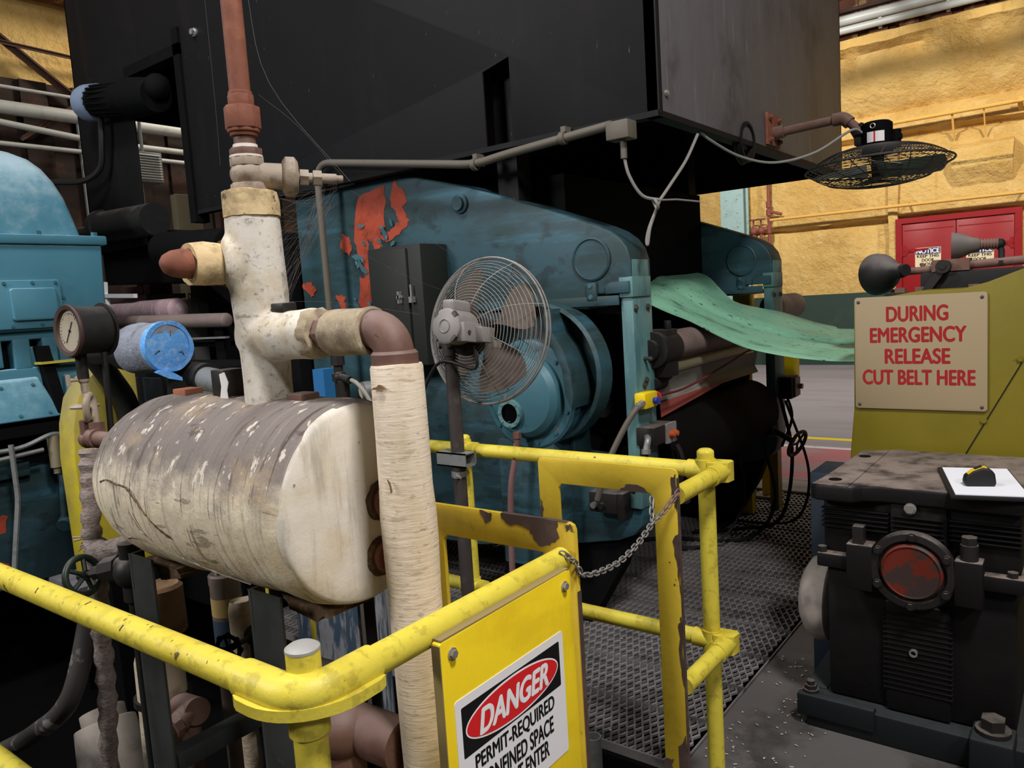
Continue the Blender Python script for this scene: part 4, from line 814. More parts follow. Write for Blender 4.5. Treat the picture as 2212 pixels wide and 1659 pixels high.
for y0, y1, z0, z1 in ((.25, 2.535, 1.545, 1.60), (.25, 1.90, 1.38, 1.56), (1.96, 2.06, 1.36, 1.56), (2.13, 2.22, 1.36, 1.56), (2.34, 2.52, 1.2, 1.56), (.25, 2.52, 1.16, 1.37)): b.box(XR-.1, XR, y0, y1, z0, z1)
b.box(XR-.1, XR-.03, 2.06, 2.11, 1.36, 1.50); b.box(XR-.1, XR-.03, 2.24, 2.32, 1.36, 1.52); b.build('ribbed_case', 'housing_blue', t, bevel=.010, seg=3)
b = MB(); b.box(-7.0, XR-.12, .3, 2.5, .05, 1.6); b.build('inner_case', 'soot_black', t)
b = MB(); b.box(-7.0, XR-.02, .3, 2.20, 0, .74); b.box(-7.0, XR+.06, .3, 1.95, .70, .79); b.box(-7.0, XR-.06, 2.18, 2.5, .0, .5); b.build('lower_case', 'machine_teal', t, bevel=.012)
for y0, y1, zt, zb in ((1.55, 2.13, 1.30, 1.05), (2.205, 2.50, 1.30, .98)):
    b = MB(); b.hexa([(XR-.1, y0, zb), (XR+.13, y0, zb), (XR+.13, y1+.02, zb), (XR-.1, y1+.02, zb), (XR-.1, y0+.02, zt+.05), (XR+.02, y0+.02, zt), (XR+.02, y1-.05, zt), (XR-.1, y1-.05, zt+.05)]); cc = b.build('sloped_cover', 'housing_blue', t, bevel=.016, seg=3)
    b = MB(); nn = V((.9, 0, .4))
    for y, f_ in ((y0+.30 if y1 < 2.2 else y0+.06, .84), (y1-.10, .84), (y0+.36 if y1 < 2.2 else y0+.06, .12), (y1-.05, .12)): b.bolt((XR+.13-.11*f_, y, zb+(zt-zb)*f_), nn, .009, .008)
    each(b, 'cover_bolt', 'bolt_teal', cc)
b = MB(); b.hexa([(XR, 2.145, .84), (XR+.16, 2.145, .84), (XR+.16, 2.21, .84), (XR, 2.21, .84), (XR-.02, 2.08, 1.50), (XR+.05, 2.08, 1.50), (XR+.05, 2.15, 1.50), (XR-.02, 2.15, 1.50)]); b.box(XR, XR+.12, 1.6, 2.5, .955, 1.02); b.build('dark_strap', 'soot_black', t)
b = MB(); b.box(XR, XR+.10, 2.07, 2.36, 1.385, 1.40); b.build('yellow_shelf_strip', 'guard_yellow_dusty', t)
b = MB(); b.tube(spline([(XR+.2, 1.6, .90), (XR+.2, 1.85, .90), (XR+.2, 2.03, .95), (XR+.17, 2.13, .93)], 6), .014, 8); b.tube([(XR+.2, 1.6, .84), (XR+.2, 1.98, .865)], .014, 8); b.tube(bend([(XR+.22, 1.80, .93), (XR+.22, 1.80, .6), (XR+.24, 1.70, .05)], .05), .016, 8); b.build('lube_pipe', 'galv_grey', t)
b = MB(); b.cyl((XR+.18, 2.05, .74), (XR+.18, 2.05, .94), .034, n=14); b.cyl((XR+.18, 2.05, .70), (XR+.18, 2.05, .74), .02, n=10); b.build('lube_filter', 'beige_panel', t)
for y, z, s_ in ((1.74, .43, 1), (1.72, .14, 2)):
    b = MB(); b.prism(jag([(y-.09, z-.06), (y+.05, z-.07), (y+.07, z+.02), (y-.02, z+.07)], 4, .012, s_), (XR-.021, 0, 0), (0, 1, 0), (0, 0, 1), (.003, 0, 0)); b.build('bare_primer_patch', 'primer_orange', t)
b = MB(); b.cyl((XR+.08, 2.10, .38), (XR+.06, 2.13, .66), .026, n=12); b.cyl((XR+.10, 2.08, .34), (XR+.04, 2.14, .38), .045, n=12); b.build('oil_pump', 'machine_teal', t)
# yellow arched belt guard
t = thing('arched_guard', (-4.1, 2.1, 0), 'yellow arched belt guard with dusty rim between blue housing and tank', 'guard')
prof = [(1.695, .34), (1.685, .95), (1.70, 1.12), (1.735, 1.25), (1.80, 1.345), (1.87, 1.395), (1.96, 1.415), (2.04, 1.415), (2.04, .34)]
b = MB(); b.prism(prof, (-4.24, 0, 0), (0, 1, 0), (0, 0, 1), (.17, 0, 0)); b.build('guard_body', 'guard_yellow_dusty', t, bevel=.008)
b = MB(); 
for z in (.72, .52): b.mark(); b.box(-4.075, -4.045, 1.70, 1.74, z-.02, z+.02)
each(b, 'guard_tab', 'bolt_teal', t)
b = MB(); b.box(-4.22, -4.10, 1.80, 1.98, -.66, .34); b.build('guard_support', 'soot_black', t)
b = MB(); b.box(-4.24, -4.16, 1.94, 2.02, 1.412, 1.46); b.build('guard_latch', 'plastic_yellow', t, bevel=.008)
# dark drive box, shaft and drum under the hood
t = thing('drive_box', (-3.7, 2.3, 0), 'black rectangular drive box behind the tank with yellow lip on top', 'machine')
b = MB(); b.box(-4.75, -3.5, 2.18, 2.6, .05, 1.36); b.build('box_case', 'soot_black', t, bevel=.01)
b = MB()
for i in range(4): b.box(-4.5+i*.25, -4.32+i*.25, 2.165, 2.182, 1.0, 1.3)
b.build('vent_panel', 'dusty_black', t); b = MB(); b.box(-4.75, -4.42, 2.17, 2.55, 1.36, 1.372); b.build('top_lip', 'guard_yellow_dusty', t)
t = thing('drive_shaft', (-5.0, 3.2, 0), 'heavy black drive shaft and couplings under the hood beside the blue housing', 'shaft')
b = MB(); b.cyl((-6.8, 2.9, 2.34), (-5.9, 2.9, 2.315), .052, n=20); b.build('shaft', 'dusty_black', t)
b = MB(); b.cyl((-6.1, 2.95, 2.355), (-5.35, 2.95, 2.33), .115, n=28); b.cyl((-6.14, 2.95, 2.355), (-6.08, 2.95, 2.355), .13, n=28); b.build('coupling', 'dusty_black', t)
b = MB(); b.prism([(-6.3, 1.92), (-6.3, 2.26), (-5.5, 2.28), (-5.0, 2.12), (-4.2, 2.05), (-3.95, 2.1), (-3.95, 1.62), (-4.4, 1.55), (-4.9, 1.86)], (0, 3.0, 0), (1, 0, 0), (0, 0, 1), (0, .7, 0)); b.box(-4.35, -3.95, 3.0, 3.7, .1, 1.6); b.cyl((-5.2, 2.9, 2.10), (-4.4, 2.9, 2.05), .12, n=24); b.build('shaft_pedestal', 'soot_black', t, bevel=.02)
t = thing('roller_bed', (-5.3, 2.9, 1.6), 'pale mauve and brown rollers lying between blue housing and tank riser', 'roller')
b = MB(); b.cyl((-7.0, 3.0, 1.70), (-5.27, 3.0, 1.685), .082, n=28); b.sph((-5.27, 3.0, 1.685), .082, 20, 10, (.35, 1, 1)); b.build('mauve_roller', 'roll_mauve', t)
b = MB(); b.cyl((-6.8, 2.95, 1.50), (-5.35, 2.95, 1.50), .07, n=24); b.build('mauve_roller', 'roll_mauve', t)
b = MB(); b.cyl((-5.7, 2.8, 1.62), (-4.37, 2.8, 1.59), .045, n=22); b.sph((-4.37, 2.8, 1.59), .045, 16, 8, (.5, 1, 1)); b.build('brown_roller', 'roll_taupe', t)
b = MB(); b.box(-6.0, -4.5, 2.9, 3.2, 1.42, 1.45); b.box(-5.9, -5.8, 3.0, 3.1, 0, 1.6); b.box(-4.6, -4.5, 2.85, 3.1, 0, 1.545); b.build('roller_stand', 'soot_black', t)
b = MB(); b.box(-5.05, -4.4, 2.80, 2.83, 1.475, 1.487); b.build('bright_strip', 'steel_bright', t)
t = thing('small_motor', (-6.1, 3.6, 1.6), 'small pale grey motor with lifting eye behind the rollers', 'motor')
b = MB(); b.cyl((-6.27, 3.6, 1.70), (-5.97, 3.6, 1.70), .085, n=24); b.cyl((-5.97, 3.6, 1.70), (-5.93, 3.6, 1.70), .085, .05, 24); b.box(-6.22, -6.02, 3.53, 3.67, 0, 1.6); b.build('motor_body', 'pipe_white', t)
b = MB(); b.torus((-6.12, 3.6, 1.805), (0, 1, 0), .022, .006, 16, 6); b.build('lifting_eye', 'steel_bright', t)
b = MB(); b.bar((-6.2, 2.95, 1.94), (-6.22, 2.95, 1.83), .03, .03); b.bar((-6.22, 2.95, 1.835), (-5.75, 2.95, 1.81), .03, .03); b.box(-6.23, -6.19, 2.94, 2.97, 1.70, 1.84)
tag(b.build('white_angle', 'sign_white'), 'white L-shaped angle bracket in the dark below the rusty stub elbow', 'bracket')
t = thing('background_bench', (-6.7, 3.5, 0), 'dusty dark bench with a vice-like block seen right of the blue housing', 'bench')
b = MB(); b.box(-7.2, -6.35, 3.35, 3.7, 1.80, 1.84); b.box(-7.1, -7.0, 3.4, 3.6, 0, 1.8); b.build('bench_top', 'roll_taupe', t)
b = MB(); b.box(-6.85, -6.5, 3.4, 3.6, 1.84, 1.92); b.cyl((-6.62, 3.45, 1.92), (-6.58, 3.45, 1.99), .03, n=10); b.box(-6.48, -6.38, 3.4, 3.6, 0, 2.05); b.build('vice_block', 'brown_iron', t)
b = MB(); b.box(-6.35, -4.7, 3.75, 3.8, 0.0, 2.0); tag(b.build('green_panel', 'dark_green_paint'), 'dark green painted panel standing behind the small pale motor', 'panel')

# blue felt-wrapped breather
t = thing('felt_breather', (-3.4, 1.8, 1.2), 'breather pipe wrapped in blue filter felt above the tank', 'filter')
b = MB(); b.lathe([(.098, 0), (.112, .02), (.115, .10), (.108, .16), (.113, .24), (.110, .30), (.10, .302)], (-3.57, 1.8, 1.485), (1, 0, .03), 40); b.build('felt_wrap', 'felt_grey', t, sub=0, jit=(.006, 9))
b = MB(); b.lathe([(0, 0), (.096, 0), (.098, .012), (.09, .018), (0, .02)], (-3.285, 1.8, 1.494), (1, 0, .03), 40); b.build('felt_end', 'felt_blue', t, jit=(.003, 14))
b = MB(); b.ring((-3.30, 1.8, 1.493), (-3.262, 1.8, 1.494), .113, .094, 40); b.build('felt_edge', 'felt_blue', t, jit=(.004, 12))
b = MB(); b.prism([(0, 0), (.05, -.015), (.085, -.04), (.085, -.055), (.03, -.04), (-.02, -.01)], (-3.30, 1.755, 1.395), (.3, .95, 0), (0, 0, 1), (.06, -.02, 0)); b.build('felt_flap', 'felt_blue', t)
b = MB()
for a in (1.4, 3.5, 5.7): b.tube([V((-3.262, 1.8+.075*cos(a), 1.494+.075*sin(a))), V((-3.256, 1.8+.06*cos(a), 1.494+.06*sin(a)+.01)), V((-3.262, 1.8+.05*cos(a), 1.494+.05*sin(a)))], .0025, 5)
b.build('wire_staple', 'wire_grey', t)
b = MB(); b.cyl((-3.95, 1.8, 1.47), (-3.55, 1.8, 1.485), .06, n=22); b.cyl((-3.66, 1.8, 1.482), (-3.55, 1.8, 1.485), .095, n=24); b.tube(bend([(-3.93, 1.8, 1.47), (-4.0, 1.8, 1.47), (-4.0, 1.95, 1.2), (-4.0, 1.95, .9)], .08), .055, 14); b.build('breather_pipe', 'dusty_black', t)
t = thing('exhaust_stub', (-3.3, 1.9, 1.2), 'open ended short steel pipe with dark elbow behind the tank top', 'pipe')
b = MB(); b.tube(bend([(-3.45, 1.95, .9), (-3.45, 1.95, 1.34), (-3.2, 1.93, 1.33)], .1, 8), .075, 20); b.build('elbow', 'dusty_black', t)
b = MB(); b.ring((-3.25, 1.93, 1.335), (-3.02, 1.90, 1.318), .058, .05, 28); b.build('open_pipe', 'galv_grey', t)

# cluster of small fittings seen between the riser and the white pipe
t = thing('gauge_cluster', (-2.25, 1.95, 1.2), 'dirty little valves and dial gauge visible between riser and white pipe', 'gauge')
b = MB(); b.cyl((-2.27, 1.9, .3), (-2.27, 1.9, 1.46), .018, n=12); b.cyl((-2.27, 1.9, 1.40), (-2.27, 1.9, 1.45), .026, n=8); b.cyl((-2.27, 1.9, 1.34), (-2.27, 1.9, 1.37), .026, n=8); b.sph((-2.265, 1.9, 1.355), .026, 14, 8); b.cyl((-2.26, 1.9, 1.355), (-2.20, 1.89, 1.345), .015, n=10); b.cyl((-2.25, 1.9, 1.28), (-2.25, 1.9, 1.34), .024, n=6); b.build('valve_body', 'gear_steel', t)
b = MB(); b.cyl((-2.24, 2.02, 1.292), (-2.25, 1.99, 1.292), .034, n=24); b.cyl((-2.245, 2.03, .3), (-2.245, 2.03, 1.28), .012, n=8); b.build('gauge_case', 'galv_grey', t)
b = MB(); b.cyl((-2.2505, 1.989, 1.292), (-2.251, 1.9875, 1.292), .029, n=24); b.build('gauge_dial', 'dial_face', t)
b = MB(); b.tube(spline([(-2.19, 1.89, 1.345), (-2.15, 1.88, 1.335), (-2.11, 1.88, 1.30), (-2.08, 1.89, 1.24)], 6), .008, 8); b.build('capillary_hose', 'cable_grey', t)
b = MB(); b.box(-3.01, -2.93, 2.36, 2.44, 0, 1.33); tag(b.build('blue_post', mat('post_blue', '#2a6aa0', .5)), 'bright blue narrow post just left of the small valve cluster', 'post')
# ================================================================== TANK AND ITS PIPING
TX, TY, TZ, TR = -1.26, 1.1, 1.185, .224
tank = thing('insulated_tank', (-1.9, 1.1, .0), 'horizontal steam tank in dirty cream canvas insulation, dark dust on top', 'tank')
prof = [(0, 0), (.065, .006), (.12, .022), (.165, .05), (.198, .09), (.217, .15), (.224, .22)] + [(.224 + .002*sin(i*1.7), .22 + .65*i/16) for i in range(1, 17)] + [(.222, .893), (.217, .908)]
b = MB(); b.lathe(prof, (TX-.92, TY, TZ), (1, 0, 0), 96, False); b.build('tank_jacket', 'canvas_jacket', tank, ang=60, jit=(.005, 6))
b = MB(); b.lathe([(.220, -.012), (.217, -.002), (.209, .004), (.18, .006), (.1, .007), (0, .007)], (TX-.008, TY, TZ), (1, 0, 0), 96, False); b.build('end_cover', 'canvas_end', tank, ang=60, jit=(.003, 7))
for i, z in enumerate((1.18, 1.058)):
    y = 1.143 - .010*i
    b = MB(); b.lathe([(.046, 0), (.043, .012), (.034, .014), (.034, .002)], (TX, y, z), (1, 0, 0), 26); r_ = b.build('torn_ring', 'torn_insulation', tank, jit=(.006, 50))
    b = MB(); b.lathe([(.036, 0), (.036, .022), (.033, .026), (.031, .026)], (TX, y, z), (1, 0, 0), 30); b.cyl((TX+.02, y, z), (TX+.045, y, z), .027, .024, 6); b.cyl((TX+.045, y, z), (TX+.049, y, z), .008, n=12); b.build('hex_plug', 'rust_pipe', tank, bevel=.0015)
for nm, x, y, z, sx, sy, sz, m_ in (('square_plug', -1.91, 1.09, 1.402, .03, .026, .014, 'brick_red'), ('square_plug', -1.445, 1.10, 1.402, .028, .026, .012, 'brown_iron'), ('stub_block', -1.735, 1.10, 1.405, .028, .03, .058, 'gear_steel')):
    b = MB(); b.box(x-sx, x+sx, y-sy, y+sy, z-.01, z+sz*(1.6 if nm == 'square_plug' else 1.2)); b.build(nm, m_, tank, bevel=.003)
b = MB(); b.prism([(-.02, -.04), (.015, -.045), (.012, -.01), (.02, .01), (.008, .035), (-.012, .03), (-.008, 0)], (-1.706, 1.068, 1.435), (.02, 0, 0) and (1, .05, 0), (0, 0, 1), (0, -.002, 0)); b.build('paint_drip', 'sign_white', tank)
b = MB()
b.prism(jag([(-1.45, 0.98), (-1.30, .972), (-1.29, .955), (-1.34, .94), (-1.43, .95)], 4, .006, 9), (0, 1.0, 0), (1, 0, 0), (0, 0, 1), (0, .12, .0)); b.build('torn_flap', 'torn_insulation', tank, jit=(.006, 30))
b = MB(); b.prism(jag([(-2.0, .985), (-1.86, .975), (-1.845, .955), (-1.95, .93)], 4, .006, 12), (0, .98, 0), (1, 0, 0), (0, 0, 1), (0, .1, 0)); b.build('torn_flap', 'torn_insulation', tank, jit=(.006, 30))
# raised lap seam of the canvas running across the front and a wrinkle
b = MB()
def on_tank(x, a, r=TR+.003): return V((x, TY - r*cos(a), TZ + r*sin(a)))
b.tube(spline([on_tank(-1.86, -.15), on_tank(-1.83, -.40), on_tank(-1.74, -.62), on_tank(-1.62, -.80), on_tank(-1.52, -.95)], 8), .0022, 6)
b.tube(spline([on_tank(-1.96, -.55), on_tank(-1.88, -.50), on_tank(-1.80, -.62)], 8), .0015, 6); b.build('canvas_seam', 'canvas_jacket', tank)
b = MB(); b.tube(spline([on_tank(-2.0, .12, TR-.003), on_tank(-1.96, .16, TR-.001), on_tank(-1.91, .14), on_tank(-1.86, .12), on_tank(-1.82, .02), on_tank(-1.78, -.12), on_tank(-1.74, -.26), on_tank(-1.70, -.36)], 8), [.0010+.0020*abs(sin(i*.9)) for i in range(57)], 6); b.build('canvas_split', 'torn_insulation', tank)
def angle_leg(name, x, y, z0, z1, w, parent, m='stand_steel', t_=.008):
    b = MB(); b.box(x, x+w, y, y+t_, z0, z1); b.box(x, x+t_, y, y+w*.35, z0, z1); return b.build(name, m, parent, bevel=.002)
for x in (-2.035, -1.50): angle_leg('leg', x, .945, -.66, 1.0, .115, tank); 
b = MB(); b.box(-1.965, -1.915, .955, 1.40, .42, .47); b.build('cross_brace', 'stand_steel', tank, bevel=.003)
b = MB(); b.box(-1.41, -1.36, .96, .99, .60, .80); b.build('leg_tab', 'stand_steel', tank)

riser = thing('insulated_riser', (-1.57, 1.1, 1.4), 'upright cream plaster insulated riser with side branch on top of the tank', 'pipe')
b = MB(); b.lathe([(.052, -.03), (.0565, .0), (.0545, .05), (.0565, .11), (.062, .16), (.066, .25), (.064, .34), (.062, .40), (.0605, .432), (.03, .438)], (-1.57, 1.1, 1.40), (0, 0, 1), 56)
b.lathe([(.05, -.05), (.062, .0), (.061, .06), (.056, .11), (.055, .155), (.058, .19), (.053, .205), (.04, .207)], (-1.57, 1.1, 1.555), (1, 0, 0), 44)
b.lathe([(.056, 0), (.056, .05), (.06, .066), (.05, .072)], (-1.572, 1.1, 1.726), (-.5, -1, 0), 34)
o = b.build('riser_jacket', 'canvas_riser', riser, ang=180, jit=(.004, 9))
md = o.modifiers.new('blend', 'REMESH'); md.mode = 'VOXEL'; md.voxel_size = .0045; md.use_smooth_shade = True
md = o.modifiers.new('soften', 'SMOOTH'); md.factor = .6; md.iterations = 14
b = MB(); b.lathe([(.0655, 0), (.064, .035), (.062, .058), (.056, .06), (.03, .058)], (-1.57, 1.1, 1.828), (0, 0, 1), 44); b.build('bare_block_collar', 'calcium_block', riser, ang=60, jit=(.004, 22))
b = MB(); b.lathe([(.054, 0), (.058, .012), (.05, .03), (.036, .038)], (-1.385, 1.1, 1.555), (1, 0, 0), 36); b.build('torn_edge', 'stained_insulation', riser, jit=(.011, 40))
b = MB(); b.box(-1.50, -1.455, 1.075, 1.115, 1.605, 1.627); b.build('hex_bung', 'gear_steel', riser, bevel=.004)
b = MB(); b.lathe([(.054, 0), (.060, .006), (.052, .02), (.044, .022)], (-1.628, 1.068, 1.726), (-.12, -1, 0), 34); b.build('torn_edge', 'torn_insulation', riser, jit=(.007, 40))
b = MB(); b.lathe([(.047, 0), (.049, .06), (.048, .095), (.036, .093), (.035, .06)], (-1.632, 1.066, 1.726), (-.12, -1, 0), 36); b.build('stub_insulation', 'calcium_block', riser, jit=(.004, 26))
b = MB(); p = V((-1.642, .985, 1.728)); d = V((-.12, -1, 0)).normalized(); b.lathe([(.031, -.03), (.033, .01), (.033, .03), (.030, .05), (.022, .066), (.010, .074), (0, .076)], p, d, 28); b.build('stub_elbow', 'rust_pipe', riser, jit=(.002, 30))
b = MB(); b.cyl((-1.39, 1.1, 1.555), (-1.30, 1.1, 1.555), .024, n=18); b.cyl((-1.352, 1.1, 1.555), (-1.318, 1.1, 1.555), .041, .041, 8); b.build('union_nut', 'brown_iron', riser, bevel=.002)

dp = thing('downcomer_pipe', (-1.134, 1.1, .6), 'tall vertical pipe in cream crackled canvas in front of the tank end', 'pipe')
b = MB(); b.lathe([(.049, 0), (.050, .02), (.0495, .10), (.051, .125), (.046, .127), (.042, .126), (.041, .08)], (-1.318, 1.1, 1.555), (1, 0, 0), 40); b.build('half_shell_insulation', 'stained_insulation', dp, jit=(.003, 18))
b = MB(); pts = arc((-1.19, 1.1, 1.505), (0, 0, 1), (1, 0, 0), .052, 0, pi/2, 10); b.tube([(-1.24, 1.1, 1.557)] + pts, .041, 28); b.cyl((-1.138, 1.1, 1.468), (-1.138, 1.1, 1.508), .048, n=32); b.cyl((-1.138, 1.1, 1.508), (-1.138, 1.1, 1.514), .048, .043, 32); b.build('elbow', 'brown_iron', dp, ang=50)
b = MB()
for i in range(4): a = -.8+i*.22; b.torus((-1.155 + .0, 1.062, 1.535+.0), (0, 1, .1), .018 + .0*i, .0012, 10, 5, a*1.4, a*1.4+.16)
b.build('cast_marks', 'brown_iron', dp)
b = MB(); b.lathe([(.0535, 0), (.055, .2), (.055, .40), (.058, .50), (.0585, .56), (.0555, .62), (.0545, .72), (.0545, .865), (.052, .872), (.036, .872)], (-1.134, 1.1, .615), (0, 0, 1), 64); b.build('canvas_jacket', 'canvas_pipe', dp, ang=60, jit=(.0022, 14))
b = MB(); b.cyl((-1.134, 1.1, -.5), (-1.134, 1.1, .62), .030, n=20); b.cyl((-1.134, 1.1, .555), (-1.134, 1.1, .61), .047, .047, 20); b.build('bottom_nipple', 'brown_iron', dp)
b = MB(); b.prism(jag([(-.02, -.006), (.0, .008), (.02, -.004), (.004, -.003)], 3, .002, 2), (-1.128, 1.0435, 1.445), (1, .1, 0), (0, 0, 1), (0, -.003, 0)); b.prism([(-.004, .012), (.004, .006), (.008, -.012), (.004, -.016), (.002, -.002)], (-1.122, 1.042, 1.25), (1, 0, 0), (0, 0, 1), (0, -.002, 0)); b.build('canvas_tear', 'lagging_brown', dp)

rp = thing('red_steam_pipe', (-1.57, 1.1, 1.88), 'rusty red vertical steam pipe with union nuts above the riser', 'pipe')
zz = lambda y: 1.886 + (415 - y)*.00108
def stack(parts, x=-1.57, y=1.1):
    b = MB()
    for y0, y1, r, n in parts: b.cyl((x, y, zz(y0)), (x, y, zz(y1)), r, n=n)
    return b
stack([(215, -1800, .0235, 28)]).build('pipe_run', 'rust_pipe', rp)
stack([(216, 208, .027, 24), (240, 214, .0295, 8), (285, 239, .0405, 8), (300, 284, .031, 24), (292, 284, .036, 24)]).build('union_nut', 'rust_pipe', rp, bevel=.002)
stack([(326, 288, .0245, 24)]).build('nipple', 'brown_iron', rp)
stack([(296, 289, .027, 24)]).build('thread_tape', 'tape_white', rp); stack([(325, 317, .0275, 24)]).build('thread_tape', 'tape_white', rp)
stack([(341, 325, .037, 8)]).build('bushing', 'brown_iron', rp, bevel=.0015); stack([(344, 340, .037, 24)]).build('thread_tape', 'tape_white', rp)
vb = stack([(362, 343, .0385, 8), (416, 398, .042, 8)]); vb.sph((-1.57, 1.1, zz(378)), .040, 24, 12, (1, 1, .85)); bd = V((.55, .83, -.05)).normalized(); vc = V((-1.57, 1.1, zz(380)))
vb.cyl(vc, vc + bd*.09, .030, n=22); vb.lathe([(.034, 0), (.046, .008), (.046, .028), (.036, .036)], vc + bd*.075, bd, 28); vo = vb.build('valve_body', 'valve_grey', rp, bevel=.0015)
b = MB(); b.cyl(vc + bd*.105, vc + bd*.20, .012, n=12); b.cyl(vc + bd*.115, vc + bd*.135, .020, n=6); b.cyl(vc + bd*.145, vc + bd*.165, .019, n=6); b.cyl(vc + bd*.165, vc + bd*.215, .009, n=10); b.build('valve_stem', 'valve_grey', vo)

pg = thing('pressure_gauge', (-2.5, 1.1, 1.3), 'round black cased pressure gauge on a thin siphon stem at the tank left end', 'gauge')
gn = V((.07, -.995, .02)).normalized(); gc = V((-2.50, 1.07, 1.592)); u, v, w = frame(gn)
b = MB(); b.lathe([(.068, 0), (.073, .002), (.073, .095), (.078, .097), (.08, .105), (.072, .107), (.068, .104), (.064, .096), (0, .092)], gc - gn*.098, gn, 48); b.build('gauge_case', 'dusty_black', pg, ang=30)
b = MB(); b.lathe([(.084, 0), (.084, .006), (.07, .006)], gc - gn*.105, gn, 48); b.build('back_flange', 'gear_steel', pg)
b = MB(); b.lathe([(.062, 0), (.079, .0), (.081, .006), (.078, .012), (.066, .010), (.062, .004), (.062, 0)], gc + gn*.0, gn, 48, False); b.build('rim', 'gauge_rim', pg)
b = MB(); b.cyl(gc - gn*.006, gc + gn*.0015, .064, n=48); dl = b.build('dial', 'dial_face', pg)
b = MB(); uz = (V((0, 0, 1)) - gn*gn.z).normalized(); us = uz.cross(gn).normalized()
for k in range(25):
    a = -2.3 + 4.6*k/24; d = us*sin(a) + uz*cos(a); L_ = .009 if k % 4 == 0 else .005
    b.bar(gc + gn*.0022 + d*(.056-L_), gc + gn*.0022 + d*.056, .0012, .0006, gn)
b.build('scale_marks', 'ink_black', dl)
b = MB(); b.bar(gc + gn*.003 - (us*.35 + uz*-.30)*-.04*0 + (us*-.55+uz*-.80)*.045, gc + gn*.003 + (us*.5+uz*.8)*.034, .0025, .001, gn); b.cyl(gc, gc + gn*.005, .004, n=12); b.build('needle', 'ink_black', dl)
b = MB(); b.cyl((-2.522, 1.1, 1.44), (-2.522, 1.1, 1.53), .017, n=14); b.cyl((-2.50, 1.15, 1.12), (-2.475, 1.15, 1.52), .010, n=8); b.build('stem', 'dusty_black', pg)
b = MB(); b.sph((-2.522, 1.1, 1.44), .017, 14, 8); b.cyl((-2.522, 1.1, 1.40), (-2.522, 1.1, 1.46), .012, n=8); b.obox((-2.535, 1.06, 1.44), (.01, 0, 0), (0, .003, 0), (0, 0, .017)); b.cyl((-2.522, 1.1, 1.44), (-2.533, 1.065, 1.44), .006, n=8); b.build('cock_valve', 'valve_grey', pg)
b = MB(); b.tube(spline([(-2.522, 1.1, 1.41), (-2.52, 1.1, 1.34), (-2.505, 1.09, 1.315), (-2.485, 1.08, 1.335), (-2.478, 1.08, 1.37), (-2.488, 1.095, 1.392), (-2.50, 1.11, 1.375), (-2.495, 1.11, 1.33), (-2.495, 1.11, 1.29)], 6), .0105, 10); b.build('siphon_loop', 'valve_grey', pg)
b = MB(); b.cyl((-2.55, 1.1, 1.255), (-2.17, 1.1, 1.255), .024, n=16); b.cyl((-2.495, 1.11, 1.25), (-2.495, 1.11, 1.305), .024, n=8); b.cyl((-2.535, 1.1, 1.26), (-2.535, 1.1, 1.31), .024, n=8); b.sph((-2.54, 1.1, 1.25), .03, 14, 8); b.cyl((-2.51, 1.1, 1.255), (-2.47, 1.1, 1.255), .031, n=14); b.build('pipe_tee', 'brown_iron', pg)
b = MB(); b.cyl((-2.538, 1.1, 1.30), (-2.538, 1.1, 1.35), .006, n=8); b.lathe([(.006, .0), (.040, .004), (.043, .010), (.036, .016), (.006, .013)], (-2.538, 1.1, 1.345), (0, 0, 1), 24); b.build('hand_wheel', 'valve_grey', pg)

lp = thing('lagged_pipe', (-2.4, 1.0, .2), 'thin wavy pipe wrapped in grey rope lagging left of the tank legs', 'pipe')
pts = spline([(-2.36, 1.02, 1.245), (-2.355, 1.01, 1.15), (-2.36, 1.0, 1.02), (-2.362, 1.0, .92), (-2.365, 1.0, .80), (-2.385, 1.0, .62), (-2.40, 1.0, .45), (-2.44, 1.0, .25), (-2.45, 1.0, -.1), (-2.45, 1.0, -.64)], 8)
b = MB(); b.tube(pts, [.026 + .004*sin(i*1.9) for i in range(len(pts))], 16); b.build('rope_wrap', 'rope_lagging', lp, jit=(.004, 45))
b = MB(); b.tube(spline([(-2.36, 1.0, .955), (-2.30, 1.01, .945), (-2.22, 1.05, .965)], 6), .034, 14); b.build('branch_wrap', 'rope_lagging', lp, jit=(.005, 40))
b = MB()
for k in range(14): a = rnd.uniform(0, 6); b.tube([V((-2.36, 1.0, .985)), V((-2.39+.02*cos(a), .97+.01*sin(a), .97+.02*sin(a*2)))], .0025, 4)
b.build('rope_fray', 'rope_lagging', lp)

gv = thing('gate_valve', (-2.2, .93, .9), 'dark round hand wheel valve left of the near tank leg above the yellow rail', 'valve')
wc = V((-2.275, .925, .905)); wa = V((-.95, -.25, -.25)).normalized(); u, v, w = frame(wa)
b = MB(); b.torus(wc, wa, .052, .0095, 40, 10)
for k in range(5): b.tube([wc - wa*.012, wc + (u*cos(k*1.257)+v*sin(k*1.257))*.052], .0065, 6)
b.cyl(wc - wa*.02, wc + wa*.01, .014, n=12); b.build('hand_wheel', mat('wheel_dark_green', '#1f2a20', .45, dust=('#57604f', .5, 1, .25)), gv)
b = MB(); b.cyl(wc, wc - wa*.13, .009, n=10); b.cyl(wc - wa*.05, wc - wa*.085, .020, n=6); b.cyl(wc - wa*.10, wc - wa*.16, .034, n=8); b.cyl(wc - wa*.16, wc - wa*.22, .028, n=16); b.sph(wc - wa*.20 - V((0, 0, .02)), .048, 18, 10); b.cyl(wc - wa*.20 - V((0, 0, .10)), wc - wa*.20 + V((0, 0, .06)), .028, n=14); b.build('valve_bonnet', 'gear_steel', gv)
b = MB(); q = wc - wa*.20; b.cyl(q - V((0, 0, 1.45)), q - V((0, 0, .08)), .018, n=12); b.build('valve_pipe', 'dusty_black', gv)

